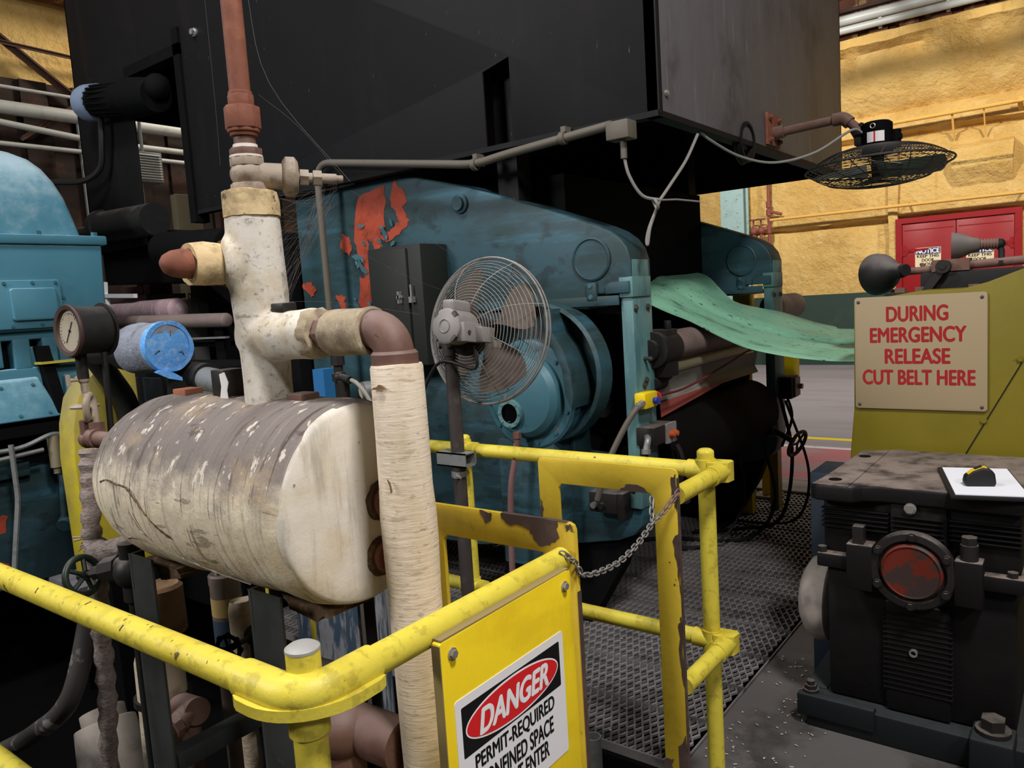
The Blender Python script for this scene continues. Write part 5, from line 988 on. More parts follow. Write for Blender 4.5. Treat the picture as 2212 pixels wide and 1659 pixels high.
# ================================================================== PIT PIPING UNDER THE TANK
t = thing('lagged_standpipe', (-2.45, 1.2, -.6), 'thick crackled white lagged pipe with black bands behind the left tank leg', 'pipe')
b = MB(); b.lathe([(.082, 0), (.084, .3), (.082, .7), (.076, 1.12), (.07, 1.14)], (-2.46, 1.2, -.62), (0, 0, 1), 40); b.build('lagging', 'lagging_white', t, jit=(.004, 16))
for z in (.10, .36): b = MB(); b.ring((-2.46, 1.2, z), (-2.46, 1.2, z+.022), .089, .079, 36); b.build('band', 'band_black', t)
b = MB(); b.lathe([(.068, 0), (.074, .01), (.072, .16), (.06, .17), (.05, .16)], (-2.50, 1.25, .56), (0, 0, 1), 32); b.build('open_shell', 'lagging_brown', t, jit=(.004, 20))
t = thing('filter_cylinder', (-2.27, 1.35, -.6), 'dusty metal filter canister with tan and blue labels between the tank legs', 'canister')
b = MB(); b.lathe([(.046, 0), (.048, .01), (.048, 1.34), (.050, 1.345), (.050, 1.372), (.044, 1.378), (.03, 1.376)], (-2.27, 1.35, -.6), (0, 0, 1), 32); fo = b.build('canister', 'filter_can', t, ang=30)
b = MB(); b.ring((-2.27, 1.35, .64), (-2.27, 1.35, .70), .0488, .0475, 32); b.build('tan_label', 'label_tan', fo); b = MB(); b.ring((-2.27, 1.35, .54), (-2.27, 1.35, .628), .0488, .0475, 32); b.build('blue_label', 'label_blue', fo)
b = MB(); 
for k in range(4): a = k*pi/2; b.box(-2.27+.022*cos(a)-.007, -2.27+.022*cos(a)+.007, 1.35+.022*sin(a)-.007, 1.35+.022*sin(a)+.007, .77, .785)
b.build('cap_lugs', 'fan_grey', fo)
t = thing('lagged_standpipe', (-2.03, 1.25, -.6), 'white rough lagged pipe just left of the near tank leg', 'pipe')
b = MB(); b.lathe([(.034, 0), (.036, .5), (.038, 1.0), (.037, 1.36), (.03, 1.385), (.02, 1.38)], (-2.03, 1.25, -.62), (0, 0, 1), 30); b.build('lagging', 'lagging_white', t, jit=(.005, 22))
t = thing('globe_valve', (-1.95, 1.15, .7), 'small black spoked hand wheel valve beside the near tank leg', 'valve')
wc = V((-1.90, 1.12, .695)); wa = V((.35, -.9, .1)).normalized(); u, v, w = frame(wa)
b = MB(); b.torus(wc, wa, .036, .006, 32, 8)
for k in range(5): b.tube([wc, wc + (u*cos(k*1.257)+v*sin(k*1.257))*.036], .004, 6)
for k in range(8): b.sph(wc + (u*cos(k*pi/4)+v*sin(k*pi/4))*.038, .009, 8, 5)
b.cyl(wc - wa*.03, wc + wa*.006, .010, n=10); b.build('hand_wheel', 'soot_black', t)
b = MB(); b.cyl(wc, wc - wa*.12, .008, n=8); b.sph(wc - wa*.12, .03, 14, 8); q = wc - wa*.12; b.cyl(q - V((0, 0, 1.25)), q, .016, n=10); b.build('valve_body', 'dusty_black', t)
t = thing('steel_drum', (-2.1, 1.6, -.6), 'blue drum with white scraped paint behind the near tank leg', 'drum')
b = MB(); b.lathe([(.15, 0), (.155, .01), (.15, .03), (.15, .45), (.156, .46), (.15, .47), (.15, 1.28), (.156, 1.29), (.156, 1.31), (.14, 1.31), (.14, 1.30), (0, 1.30)], (-2.06, 1.65, -.62), (0, 0, 1), 48); b.build('drum_body', 'drum_blue', t, ang=30)
b = MB(); b.cyl((-1.985, 1.45, -.6), (-1.94, 1.44, .85), .008, n=8); b.cyl((-1.99, 1.46, -.6), (-1.955, 1.45, .85), .006, n=8); tag(b.build('yellow_rods', 'guard_yellow_dusty'), 'pair of thin yellow rods right of the blue drum', 'rod')
b = MB(); b.cyl((-1.90, 1.6, -.6), (-1.885, 1.6, .95), .013, n=12); tag(b.build('thin_conduit', 'conduit_grey'), 'thin grey upright conduit between blue drum and white pipe', 'conduit')
t = thing('rack_frame', (-1.5, 1.3, -.6), 'dark steel angle uprights behind the lower part of the white canvas pipe', 'frame')
for x in (-1.56, -1.44): angle_leg('upright', x, 1.32, -.66, .90, .04, t, 'gear_steel', .006)
b = MB(); b.box(-1.60, -1.40, 1.33, 1.34, .1, .14); b.build('cross_rail', 'gear_steel', t)
t = thing('pipe_fitting', (-2.3, 1.25, .3), 'brown pipe tee with square plug low between the tank legs', 'pipe fitting')
b = MB(); b.cyl((-2.372, 1.21, .355), (-2.25, 1.20, .375), .042, n=22); b.cyl((-2.29, 1.20, .37), (-2.27, 1.14, .355), .035, n=20); b.cyl((-2.27, 1.14, .355), (-2.265, 1.115, .352), .038, n=8); b.box(-2.28, -2.25, 1.095, 1.12, .34, .368); b.cyl((-2.30, 1.2, -.6), (-2.30, 1.2, .37), .03, n=14); b.build('tee_body', 'brown_iron', t)
t = thing('strainer', (-2.7, 1.2, .1), 'large grey brown strainer casting at the bottom by the lagged rope pipe', 'pipe fitting')
b = MB(); b.cyl((-2.80, 1.15, .20), (-2.68, 1.12, .0), .10, .12, 28); b.cyl((-2.825, 1.155, .24), (-2.80, 1.15, .20), .075, n=20); b.cyl((-2.68, 1.12, 0), (-2.62, 1.12, -.1), .12, .06, 24); b.cyl((-2.8, 1.15, -.6), (-2.8, 1.15, .1), .05, n=16); so = b.build('strainer_body', 'coupling_grey', t, bevel=.006)
b = MB(); b.bolt((-2.70, 1.02, .03), (.3, -1, .1), .014, .02); b.build('drain_plug', 'steel_bright', so)
t = thing('black_hose', (-2.9, .9, 0), 'grey scuffed hose curving out of the dark at bottom left corner', 'hose')
b = MB(); b.tube(spline([(-3.6, .92, -.15), (-3.3, .9, .0), (-3.05, .9, .14), (-2.70, .9, .32), (-2.45, .92, .50), (-2.43, 1.0, .75)], 8), .030, 14); b.build('hose_body', mat('hose_scuffed', '#3a3735', .6, layers=[('#8c8782', (10, 10, 10), .58, .66, .8)]), t)
t = thing('brown_pipe_tee', (-1.2, 1.0, .6), 'big dusty brown pipe tee at the foot of the white canvas pipe', 'pipe fitting')
b = MB(); b.cyl((-1.46, 1.06, .67), (-1.19, 1.08, .66), .055, n=28); b.sph((-1.34, 1.04, .67), .066, 24, 12); b.cyl((-1.42, 1.06, .67), (-1.38, 1.06, .67), .064, n=28); b.cyl((-1.34, 1.04, -.6), (-1.34, 1.04, .66), .05, n=22); b.build('tee_body', 'brown_iron', t)
t = thing('black_pipe_elbow', (-1.4, 1.2, .5), 'dark dusty pipe elbow behind the yellow corner post', 'pipe fitting')
b = MB(); b.tube(bend([(-1.75, 1.2, .66), (-1.50, 1.2, .68), (-1.45, 1.2, .45), (-1.45, 1.2, -.6)], .08, 8), .032, 18); b.cyl((-1.45, 1.2, .555), (-1.45, 1.2, .60), .04, n=18); b.cyl((-1.75, 1.2, .66), (-1.70, 1.2, .665), .045, n=16); b.tube(bend([(-1.62, 1.1, .55), (-1.62, 1.1, .60), (-1.35, 1.15, .52)], .05), .022, 12); b.build('elbow_pipe', 'dusty_black', t)
b = MB(); b.ring((-1.345, 2.08, -.5), (-1.345, 2.08, .12), .027, .023, 24); tag(b.build('open_pipe_stub', 'galv_grey'), 'short open grey pipe stub right of the danger board', 'pipe')

# ================================================================== YELLOW RAILING
rail = thing('guard_rail', (-.87, 1.3, 0), 'bright yellow pipe railing around the pit with chipped paint', 'railing')
R_ = .0242
def rpipe(name, pts, r=R_): b = MB(); b.tube(pts, r, 26); return b.build(name, 'rail_yellow', rail, ang=50)
def rfit(mbf): return mbf.build('rail_fitting', 'rail_yellow', rail, ang=50)
rpipe('top_rail', [(-3.4, .612, 1.07), (-.99, .612, 1.07)]); rpipe('top_rail', [(-.868, .72, 1.07), (-.868, 1.262, 1.07)])
rpipe('top_rail', [(-3.4, 2.10, 1.07), (-1.88, 2.10, 1.07)]); rpipe('top_rail', [(-1.82, 2.10, 1.07), (-.90, 2.10, 1.07)]); rpipe('top_rail', [(-.868, 1.803, 1.07), (-.868, 2.06, 1.07)])
rpipe('mid_rail', [(-3.4, .612, .585), (-.88, .612, .585)]); rpipe('mid_rail', [(-.868, .63, .55), (-.868, 1.26, .55)])
rpipe('mid_rail', [(-3.4, 2.10, .55), (-1.85, 2.10, .55)]); rpipe('mid_rail', [(-1.82, 2.10, .55), (-.90, 2.10, .55)]); rpipe('mid_rail', [(-.868, 1.803, .55), (-.868, 2.06, .55)])
b = MB(); b.tube(bend([(-1.0, .612, 1.07), (-.868, .612, 1.07), (-.868, .74, 1.07)], .075, 10), .0285, 26)
oc_ = [(-.943 + .112*cos(radians(k)), .687 + .112*sin(radians(k))) for k in range(-90, 1, 9)]; ic_ = [(-.943 + .068*cos(radians(k)), .687 + .068*sin(radians(k))) for k in range(0, -91, -9)]
b.prism([(-.99, .582), (-.975, .576)] + oc_ + [(-.832, .725), (-.838, .74), (-.87, .74)] + ic_ + [(-.99, .615)], (0, 0, 1.043), (1, 0, 0), (0, 1, 0), (0, 0, .017)); b.cyl((-.902, .645, 1.0), (-.902, .645, 1.06), .030, n=26); rfit(b)
for (x, y, z0, zt) in ((-.902, .645, 0, 1.128), (-.915, 2.10, 0, 1.126), (-1.85, 2.10, 0, 1.115), (-3.2, 2.10, 0, 1.1), (-3.2, .612, 0, 1.1)):
    b = MB(); b.cyl((x, y, z0), (x, y, zt-.004), R_+.0006, n=28)
    if y > 1: b.lathe([(R_+.0006, 0), (R_, .006), (R_*.7, .012), (0, .014)], (x, y, zt-.005), (0, 0, 1), 28)
    po = b.build('post', 'rail_yellow', rail, ang=50)
    if y < 1 and x > -1: b = MB(); b.lathe([(R_+.0012, 0), (R_+.001, .004), (R_*.8, .008), (0, .009)], (x, y, zt-.005), (0, 0, 1), 28); b.build('bare_post_cap', mat('cap_grey', '#a9a7a3', .5, .2, layers=[('#c9c7c2', 30, .5, .7, .7)]), po)
for z in (1.07, .55):
    b = MB(); b.cyl((-.915, 2.10, z-.033), (-.915, 2.10, z+.033), .0285, n=26); b.cyl((-.97, 2.10, z), (-.90, 2.10, z), .0285, n=24)
    b.prism([(-.90, 2.072), (-.87, 2.07), (-.842, 2.085), (-.838, 2.12), (-.85, 2.135), (-.90, 2.13)], (0, 0, z-.028), (1, 0, 0), (0, 1, 0), (0, 0, .056)); b.cyl((-.868, 2.02, z), (-.868, 2.10, z), .0285, n=24); rfit(b)
    b = MB(); b.cyl((-1.85, 2.10, z-.032), (-1.85, 2.10, z+.032), .0285, n=26); b.cyl((-1.90, 2.10, z), (-1.79, 2.10, z), .0285, n=24); rfit(b)
b = MB()
for i in range(34):     # worn spots along the left rail
    x = -1.05 - i*.045 - rnd.uniform(-.03, .05); a = rnd.uniform(.6, 1.6); L_ = rnd.choice((.0015, .002, .003, .0055)); c = V((x, .612 - cos(a)*R_, 1.07 + sin(a)*R_)); nn = V((0, -cos(a), sin(a))); tt = V((rnd.uniform(-.3, .5), sin(a), cos(a))).normalized()
    b.obox(c, tt*L_, nn.cross(tt)*L_*.28, nn*.0004)
b.build('worn_spot', 'bare_steel_brown', rail)

def gate_frame(y, x0, x1, label, lz):
    t = thing('gate_bar_frame', ((x0+x1)/2, y, 0), label, 'gate frame')
    w = .068; zt = 1.143; r = .014
    b = MB()
    out = [(x0, lz), (x0, zt-r), (x0+r*.3, zt-r*.3), (x0+r, zt), (x1-r, zt), (x1-r*.3, zt-r*.3), (x1, zt-r), (x1, .03), (x1-w, .03), (x1-w, zt-.072-.012), (x1-w-.012, zt-.072), (x0+w+.012, zt-.072), (x0+w, zt-.072-.012), (x0+w, lz)]
    b.prism(out, (0, y, 0), (1, 0, 0), (0, 0, 1), (0, .011, 0)); b.build('flat_bar', 'frame_yellow', t, bevel=.0015); return t
g1 = gate_frame(1.275, -1.275, -.842, 'yellow flat bar frame, nearer one with a large bare brown patch, beside danger board', -.3)
def patch(t, y, polys, seed, m='bare_steel_brown'):
    for i, p in enumerate(polys):
        b = MB(); b.prism(jag(p, 4, .0035, seed+i), (0, y, 0), (1, 0, 0), (0, 0, 1), (0, -.0006, 0)); tag(b.build('bare_patch', m, t), 'bare brown patch where yellow paint chipped off')
patch(g1, 1.2745, [[(-1.03, 1.142), (-.885, 1.142), (-.882, 1.11), (-.905, 1.088), (-.935, 1.082), (-.945, 1.10), (-.96, 1.118), (-1.02, 1.122)], [(-1.09, 1.142), (-1.055, 1.14), (-1.06, 1.122), (-1.075, 1.115)], [(-.868, 1.138), (-.852, 1.138), (-.86, 1.128)]], 5)
b = MB(); b.box(-.8425, -.8414, 1.274, 1.287, .05, 1.0); b.box(-1.03, -.86, 1.274, 1.287, 1.1428, 1.1436); tag(b.build('bare_edge', 'bare_steel_brown', g1), 'bare brown edge')
g2 = gate_frame(1.79, -1.297, -.860, 'yellow flat bar frame, farther one right of the chain with brown chipped edge', .62)
patch(g2, 1.7895, [[(-1.03, 1.072), (-.94, 1.072), (-.955, 1.085), (-1.0, 1.092)], [(-.875, 1.12), (-.861, 1.13), (-.861, 1.03), (-.872, 1.06)], [(-.876, .95), (-.861, .98), (-.861, .80), (-.870, .88)], [(-.872, .72), (-.861, .75), (-.861, .55), (-.868, .6)], [(-.93, .33), (-.905, .34), (-.908, .30), (-.93, .30)], [(-.885, .38), (-.861, .42), (-.861, .1), (-.88, .12)], [(-1.296, 1.02), (-1.285, 1.0), (-1.29, .96), (-1.296, .96)]], 21)
b = MB(); b.box(-.8605, -.8594, 1.789, 1.802, .04, 1.12); tag(b.build('bare_edge', 'bare_steel_brown', g2), 'bare brown edge')

# chain across the opening: every link its own part
def link_mesh(name, L_, wd, r, m):
    b = MB(); pts = []
    for i in range(14):
        a = 2*pi*i/14; pts.append(V((cos(a)*wd/2 + (L_-wd)/2*(1 if cos(a) > 0 else -1), sin(a)*wd/2, 0)))
    b.tube(pts, r, 7, True); o = b.build(name, m); me = o.data; bpy.data.objects.remove(o); return me
LM = link_mesh('chain_link', .021, .0115, .0019, 'wire_grey'); LM2 = link_mesh('chain_link_dark', .026, .012, .0018, 'brown_iron')
def chain(label, pts, n, swap=None):
    t = thing('chain', pts[len(pts)//2], label, 'chain'); P_ = spline(pts, 24); L_ = [0]
    for i in range(1, len(P_)): L_.append(L_[-1] + (P_[i]-P_[i-1]).length)
    def at(s):
        for i in range(1, len(P_)):
            if L_[i] >= s: k = (s-L_[i-1])/max(1e-9, L_[i]-L_[i-1]); return P_[i-1].lerp(P_[i], k), (P_[i]-P_[i-1]).normalized()
        return P_[-1], (P_[-1]-P_[-2]).normalized()
    for i in range(n):
        p, d = at(L_[-1]*(i+.5)/n); u, v, w = frame(d); a = (pi/4 if i % 2 else -pi/4) + .2*sin(i*.7)
        q = u*cos(a)+v*sin(a); mtx = Matrix((d, q, d.cross(q))).transposed().to_4x4(); mtx.translation = p
        o = bpy.data.objects.new('link', LM2 if swap and i >= swap else LM); COL.objects.link(o); o.parent = t; o.matrix_parent_inverse = Matrix.Translation(-t.location); o.matrix_basis = mtx
    return t
chain('metal link chain hanging across the gap between the two yellow gate frames', [(-.85, 1.235, 1.095), (-.838, 1.262, 1.068), (-.838, 1.30, 1.028), (-.84, 1.43, 1.010), (-.842, 1.54, 1.026), (-.846, 1.62, 1.050), (-.85, 1.69, 1.060), (-.852, 1.782, 1.088)], 40, 33)
chain('short loose chain tail hanging just left of the farther gate frame', [(-.87, 1.668, 1.098), (-.862, 1.650, 1.075), (-.855, 1.635, 1.050)], 4)

# danger board hung on the rail
t = thing('danger_board', (-.83, 1.03, .35), 'yellow plywood board with red white and black DANGER confined space sign hung on railing', 'sign')
b = MB(); b.prism([(.842, .30), (.842, 1.066), (.848, 1.069), (1.205, 1.071), (1.22, 1.066), (1.232, .30)], (-.840, 0, 0), (0, 1, 0), (0, 0, 1), (.018, 0, 0)); b.build('plywood_board', 'board_yellow', t, bevel=.0015)
b = MB(); b.box(-.841, -.823, .846, 1.215, 1.068, 1.0725); b.box(-.840, -.8225, .8405, .843, .31, 1.064); b.build('board_edge', 'ply_edge', t)
for y, z in ((.868, 1.043), (1.196, 1.043)): b = MB(); b.bolt((-.822, y, z), (1, 0, 0), .0075, .008); b.build('hex_bolt', 'steel_bright', t)
SY, SZ, SW, SH = 1.0215, .838, .315, .245; xs = -.8218
b = MB(); b.prism(rrect(SW, SH, .006), (xs, SY, SZ), (0, 1, 0), (0, 0, 1), (.0012, 0, 0)); sg = b.build('danger_sign', 'sign_white', t)
PZ, PH = SZ + .062, .088
b = MB(); b.prism(rrect(SW-.028, PH, .003), (xs+.0012, SY, PZ), (0, 1, 0), (0, 0, 1), (.0003, 0, 0)); b.build('black_panel', 'ink_black', sg)
def ell(ry, rz, n=56): return [(ry*cos(2*pi*i/n), rz*sin(2*pi*i/n)) for i in range(n)]
b = MB(); b.prism(ell(.136, .041), (xs+.0015, SY, PZ), (0, 1, 0), (0, 0, 1), (.0003, 0, 0)); b.build('white_oval', 'ink_white', sg)
b = MB(); b.prism(ell(.133, .0375), (xs+.0018, SY, PZ), (0, 1, 0), (0, 0, 1), (.0003, 0, 0)); b.build('red_oval', 'danger_red', sg)
lettering('danger_lettering', 'DANGER', (xs+.0023, SY, PZ-.001), (0, 1, 0), (0, 0, 1), .205, .046, 'ink_white', sg, .04, .25)
for s, w_, z in (('PERMIT-REQUIRED', .235, SZ-.005), ('CONFINED SPACE', .222, SZ-.044), ('DO NOT ENTER', .185, SZ-.083)): lettering('warning_lettering', s, (xs+.0016, SY, z), (0, 1, 0), (0, 0, 1), w_, .033, 'ink_black', sg, .03)

# cobwebs
b = MB()
def strand(pts, r=.0004): b.tube(spline(pts, 5), r*.42, 4)
strand([(-1.61, 1.06, 2.35), (-1.61, 1.06, 2.1), (-1.615, 1.06, 1.95)]); strand([(-1.54, 1.12, 2.34), (-1.50, 1.13, 2.12), (-1.36, 1.22, 1.89)], .0008); strand([(-1.53, 1.12, 2.10), (-1.45, 1.16, 2.02), (-1.37, 1.21, 1.90)])
strand([(-1.36, 1.22, 1.87), (-1.37, 1.45, 1.78), (-1.40, 1.8, 1.64)], .0008); strand([(-1.49, 1.15, 1.84), (-1.44, 1.4, 1.70), (-1.42, 1.7, 1.60)]); strand([(-1.50, 1.11, 1.63), (-1.42, 1.2, 1.62), (-1.35, 1.4, 1.58)])
for k in range(46):
    a = V((-1.50 + rnd.uniform(-.02, .02), 1.12, rnd.uniform(1.60, 1.88))); c = V((-1.40 + rnd.uniform(-.04, .03), 1.19, rnd.uniform(1.80, 1.89))); strand([a, (a+c)/2 + V((rnd.uniform(-.02, .02), 0, rnd.uniform(-.02, .01))), c], .00035)
for k in range(40):
    z = rnd.uniform(1.60, 1.85); a = V((-1.628 + rnd.uniform(-.006, .004), 1.08, z)); strand([a, a + V((-.02*rnd.random(), 0, -.03*rnd.random())), a + V((0, .0, -.07))], .0004)
for k in range(26):
    a = V((-1.60 + rnd.uniform(-.1, .1), 1.85, .62 + rnd.uniform(-.02, .02))); c = V((-1.25, 1.5, .60 + rnd.uniform(-.02, .03))); m_ = (a+c)/2 + V((0, 0, rnd.uniform(-.01, .03))); strand([a, m_, c], .0005)
for k in range(30):
    a = V((-1.25 + rnd.uniform(-.05, .05), 1.5, .98 + rnd.uniform(-.012, .012))); c = V((-.90 + rnd.uniform(-.02, .02), 1.30, 1.075 + rnd.uniform(-.01, .005))); strand([a, (a+c)/2 + V((0, 0, .03 + rnd.uniform(-.008, .008))), c], .0004)
tag(b.build('cobweb', 'web_thread'), 'grey cobweb strands strung between the pipes and yellow frames', 'cobweb', kind='stuff')

# ================================================================== RIGHT: GEARBOX, GUARD, SIGN, LAMPS
t = thing('gearbox', (-.48, 3.0, 0), 'dark dusty cast gearbox with red-painted shaft cap at right front', 'gearbox')
GX0, GX1, GY0, GY1 = -.775, -.185, 2.76, 3.36
b = MB(); b.prism([(-.775, 2.70), (-.66, 2.70), (-.63, 2.735), (-.58, 2.75), (-.17, 2.74), (-.17, 3.38), (-.60, 3.38), (-.64, 3.40), (-.76, 3.30), (-.78, 2.9), (-.80, 2.72)], (0, 0, .845), (1, 0, 0), (0, 1, 0), (0, 0, .055)); tp = b.build('top_cover', 'gear_paint', t, bevel=.008, seg=3)
b = MB(); b.prism([(-.787, 2.705), (-.672, 2.705), (-.672, 3.35), (-.765, 3.31), (-.775, 2.95)], (0, 0, .898), (1, 0, 0), (0, 1, 0), (0, 0, .004)); b.build('lifting_lug', 'gear_paint', tp, bevel=.002)
b = MB(); b.lathe([(.0, 0), (.022, .0), (.022, .001)], (-.735, 2.79, .9025), (0, 0, 1), 24); b.lathe([(0, 0), (.022, 0), (.022, .001)], (-.73, 3.20, .9025), (0, 0, 1), 24); b.build('lug_hole', 'soot_black', tp)
b = MB(); b.box(GX0, GX1, GY0+.02, GY1, .62, .85); b.box(GX0+.22, GX1-.20, GY0, GY0+.03, .62, .85); b.build('upper_case', 'gear_paint', t, bevel=.01)
b = MB(); b.box(GX0+.01, GX1-.01, GY0+.02, GY1, .11, .62); b.box(GX0+.20, GX1-.19, GY0, GY0+.03, .11, .5); b.build('lower_case', 'gear_paint', t, bevel=.01)
for xa, xb, ya in ((GX0-.004, GX0+.215, GY0+.004), (GX0+.225, GX1-.205, GY0-.014), (GX1-.195, GX1+.006, GY0+.004)):
    b = MB()
    for i in range(5): b.box(xa, xb, ya, GY0+.03, .80-i*.016, .805-i*.016)
    b.build('cooling_ribs', 'gear_ribs', t, bevel=.0015)
b = MB()
for i in range(16): b.box(GX0+.195, GX1-.185, GY0-.004, GY0+.03, .46-i*.018, .464-i*.018)
b.build('cooling_ribs', 'gear_ribs', t, bevel=.0015)
b = MB(); b.box(GX0-.015, GX1+.015, GY0-.02, GY1+.01, .595, .645); b.box(-.685, -.60, GY0-.05, GY0+.02, .54, .70); b.box(-.36, -.28, GY0-.05, GY0+.02, .54, .69); b.build('split_flange', 'gear_paint', t, bevel=.006)
b = MB(); b.mark(); b.box(-.665, -.63, GY0-.04, GY0, .70, .76); b.mark(); b.cyl((-.32, GY0-.02, .69), (-.32, GY0-.02, .74), .026, n=14); b.cyl((-.32, GY0-.02, .74), (-.32, GY0-.02, .765), .024, n=6); b.mark(); b.cyl((-.775, GY0, .645), (-.775, GY0, .665), .016, n=6); b.mark(); b.cyl((-.205, GY0, .645), (-.205, GY0, .662), .016, n=6); each(b, 'flange_bolt', 'gear_steel', t)
fc = V((-.482, GY0-.02, .632)); b = MB(); b.lathe([(.132, 0), (.132, .02), (.126, .028), (.105, .03), (.10, .015), (.097, .015)], fc, (0, -1, 0), 56); bf_ = b.build('bearing_flange', 'gear_steel', t, ang=30)
b = MB(); b.lathe([(.095, 0), (.092, .032), (.086, .038), (.084, .034), (0, .034)], fc, (0, -1, 0), 48); b.build('shaft_cap', 'cap_red', bf_, ang=30)
b = MB()
for k in range(6): a = k*pi/3+.5; b.bolt(fc + V((.117*cos(a), -.028, .117*sin(a))), (0, -1, 0), .011, .014)
each(b, 'flange_bolt', 'gear_steel', bf_)
b = MB(); b.ring((-.485, GY0-.012, .335), (-.485, GY0+.0, .335), .013, .008, 20); b.build('drain_port', 'steel_bright', t)
b = MB(); b.bolt((-.49, GY0-.012, .835), (0, -1, 0), .014, .012); b.build('case_bolt', 'steel_bright', t)
b = MB(); b.box(-.86, -.78, 2.80, 3.2, 0.0, .11); b.box(-.83, -.10, GY0-.05, 3.4, 0, .105); b.box(-.86, -.60, GY0-.06, GY0-.02, .04, .12); b.build('base_frame', 'gear_base_blue', t, bevel=.006)
b = MB(); b.mark(); b.cyl((-.82, GY0-.02, .11), (-.82, GY0-.02, .16), .014, n=12); b.cyl((-.82, GY0-.02, .115), (-.82, GY0-.02, .13), .028, n=16); b.cyl((-.82, GY0-.02, .13), (-.82, GY0-.02, .145), .022, n=6); b.mark(); b.cyl((-.25, GY0-.06, .15), (-.25, GY0-.06, .165), .05, n=18); b.cyl((-.25, GY0-.06, .165), (-.25, GY0-.06, .20), .036, n=6); each(b, 'foundation_bolt', 'gear_steel', t)
b = MB(); b.box(-.31, -.19, GY0-.13, GY0, .0, .15); b.build('foot_block', 'gear_base_blue', t, bevel=.01)
b = MB(); b.lathe([(.14, 0), (.16, .015), (.165, .06), (.15, .09), (.11, .115), (.0, .118)], (-.79, 3.0, .38), (-1, 0, 0), 40); b.build('coupling_guard', 'coupling_grey', t, ang=40)
b = MB(); b.box(-.92, -.815, 3.12, 3.35, .0, .84); tag(b.build('blue_side_box', mat('box_navy', '#1c2733', .6), bevel=.006), 'dark navy box with grey top tucked behind the gearbox left corner', 'box')

t = thing('clipboard', (-.31, 2.88, .9), 'black clipboard with white paper lying on the gearbox top', 'clipboard')
cu = V((.97, .24, 0)).normalized(); cv = V((-.235, .97, 0)).normalized(); cc = V((-.305, 2.893, .905))
b = MB(); b.obox(cc, cu*.108, cv*.20, (0, 0, .006)); b.build('board', 'rubber_black', t, bevel=.002)
b = MB(); b.obox(cc + V((0, 0, .0075)) + cu*.004 - cv*.001, cu*.098, cv*.187, (0, 0, .0015)); b.build('paper_sheet', 'paper_white', t)
t = thing('tape_measure', (-.30, 2.82, .914), 'black and yellow tape measure on top of the clipboard', 'tape measure')
tc_ = V((-.303, 2.825, .9145)); tu = V((.93, .36, 0)).normalized(); tn = V((.36, -.93, 0)).normalized()
out = [(-.041, .0), (.041, .0), (.045, .010), (.041, .041), (.030, .055), (.006, .060), (-.022, .048), (-.041, .032), (-.045, .012)]
b = MB(); b.prism(out, tc_ - tn*.019, tu, (0, 0, 1), tn*.038); b.build('case', 'rubber_black', t, bevel=.005, seg=3)
b = MB(); b.prism([(-.038, .034), (-.022, .0495), (.006, .0618), (.020, .0595), (.020, .0575), (.006, .0598), (-.022, .0475), (-.038, .032)], tc_ - tn*.013, tu, (0, 0, 1), tn*.026); b.build('yellow_panel', 'tape_yellow', t)
b = MB(); b.obox(tc_ + V((0, 0, .0575)) + tu*-.004, tu*.010 + V((0, 0, .004)), tn*.008, V((0, 0, .003))); b.build('lock_button', 'rubber_black', t)

t = thing('belt_guard', (-.2, 3.5, 0), 'large yellow sheet metal belt guard behind the gearbox at right', 'guard')
oc = [(-.838, .72), (-.838, .86), (-.82, 1.06), (-.815, 1.50), (-.57, 1.535), (-.42, 1.535), (-.34, 1.555), (-.22, 1.60), (-.05, 1.66), (.3, 1.72), (.6, 1.72), (.6, .0), (-.5, .0), (-.5, .72)]
b = MB(); b.prism(oc, (0, 3.42, 0), (1, 0, 0), (0, 0, 1), (0, .22, 0)); b.build('guard_body', 'guard_yellow', t, bevel=.006)
b = MB(); b.bar((-.428, 3.4185, .86), (-.205, 3.4185, 1.30), .004, .003, (0, 1, 0)); b.build('seam_line', 'ink_black', t)
b = MB(); 
for x, z in ((-.352, 1.025), (-.235, 1.262), (-.42, .88)): b.bolt((x, 3.419, z), (0, -1, 0), .009, .008)
each(b, 'guard_bolt', 'guard_yellow', t)
t = thing('emergency_sign', (-.58, 3.40, 1.3), 'cream square sign with red lettering DURING EMERGENCY RELEASE CUT BELT HERE on yellow guard', 'sign')
b = MB(); b.prism(rrect(.472, .458, .012), (-.575, 3.418, 1.29), (1, 0, 0), (0, 0, 1), (0, -.008, 0)); b.build('sign_plate', 'sign_beige', t, bevel=.0015)
for s, w_, z in (('DURING', .222, 1.447), ('EMERGENCY', .345, 1.363), ('RELEASE', .235, 1.277), ('CUT BELT HERE', .405, 1.192)): lettering('warning_lettering', s, (-.58, 3.4095, z), (1, 0, 0), (0, 0, 1), w_, .062, 'ink_red', t, .034)
for x in (-.795, -.357):
    for z in (1.078, 1.50): b = MB(); b.sph((x, 3.409, z), .0065, 12, 6, (1, .5, 1)); b.build('rivet', 'bolt_dark', t)

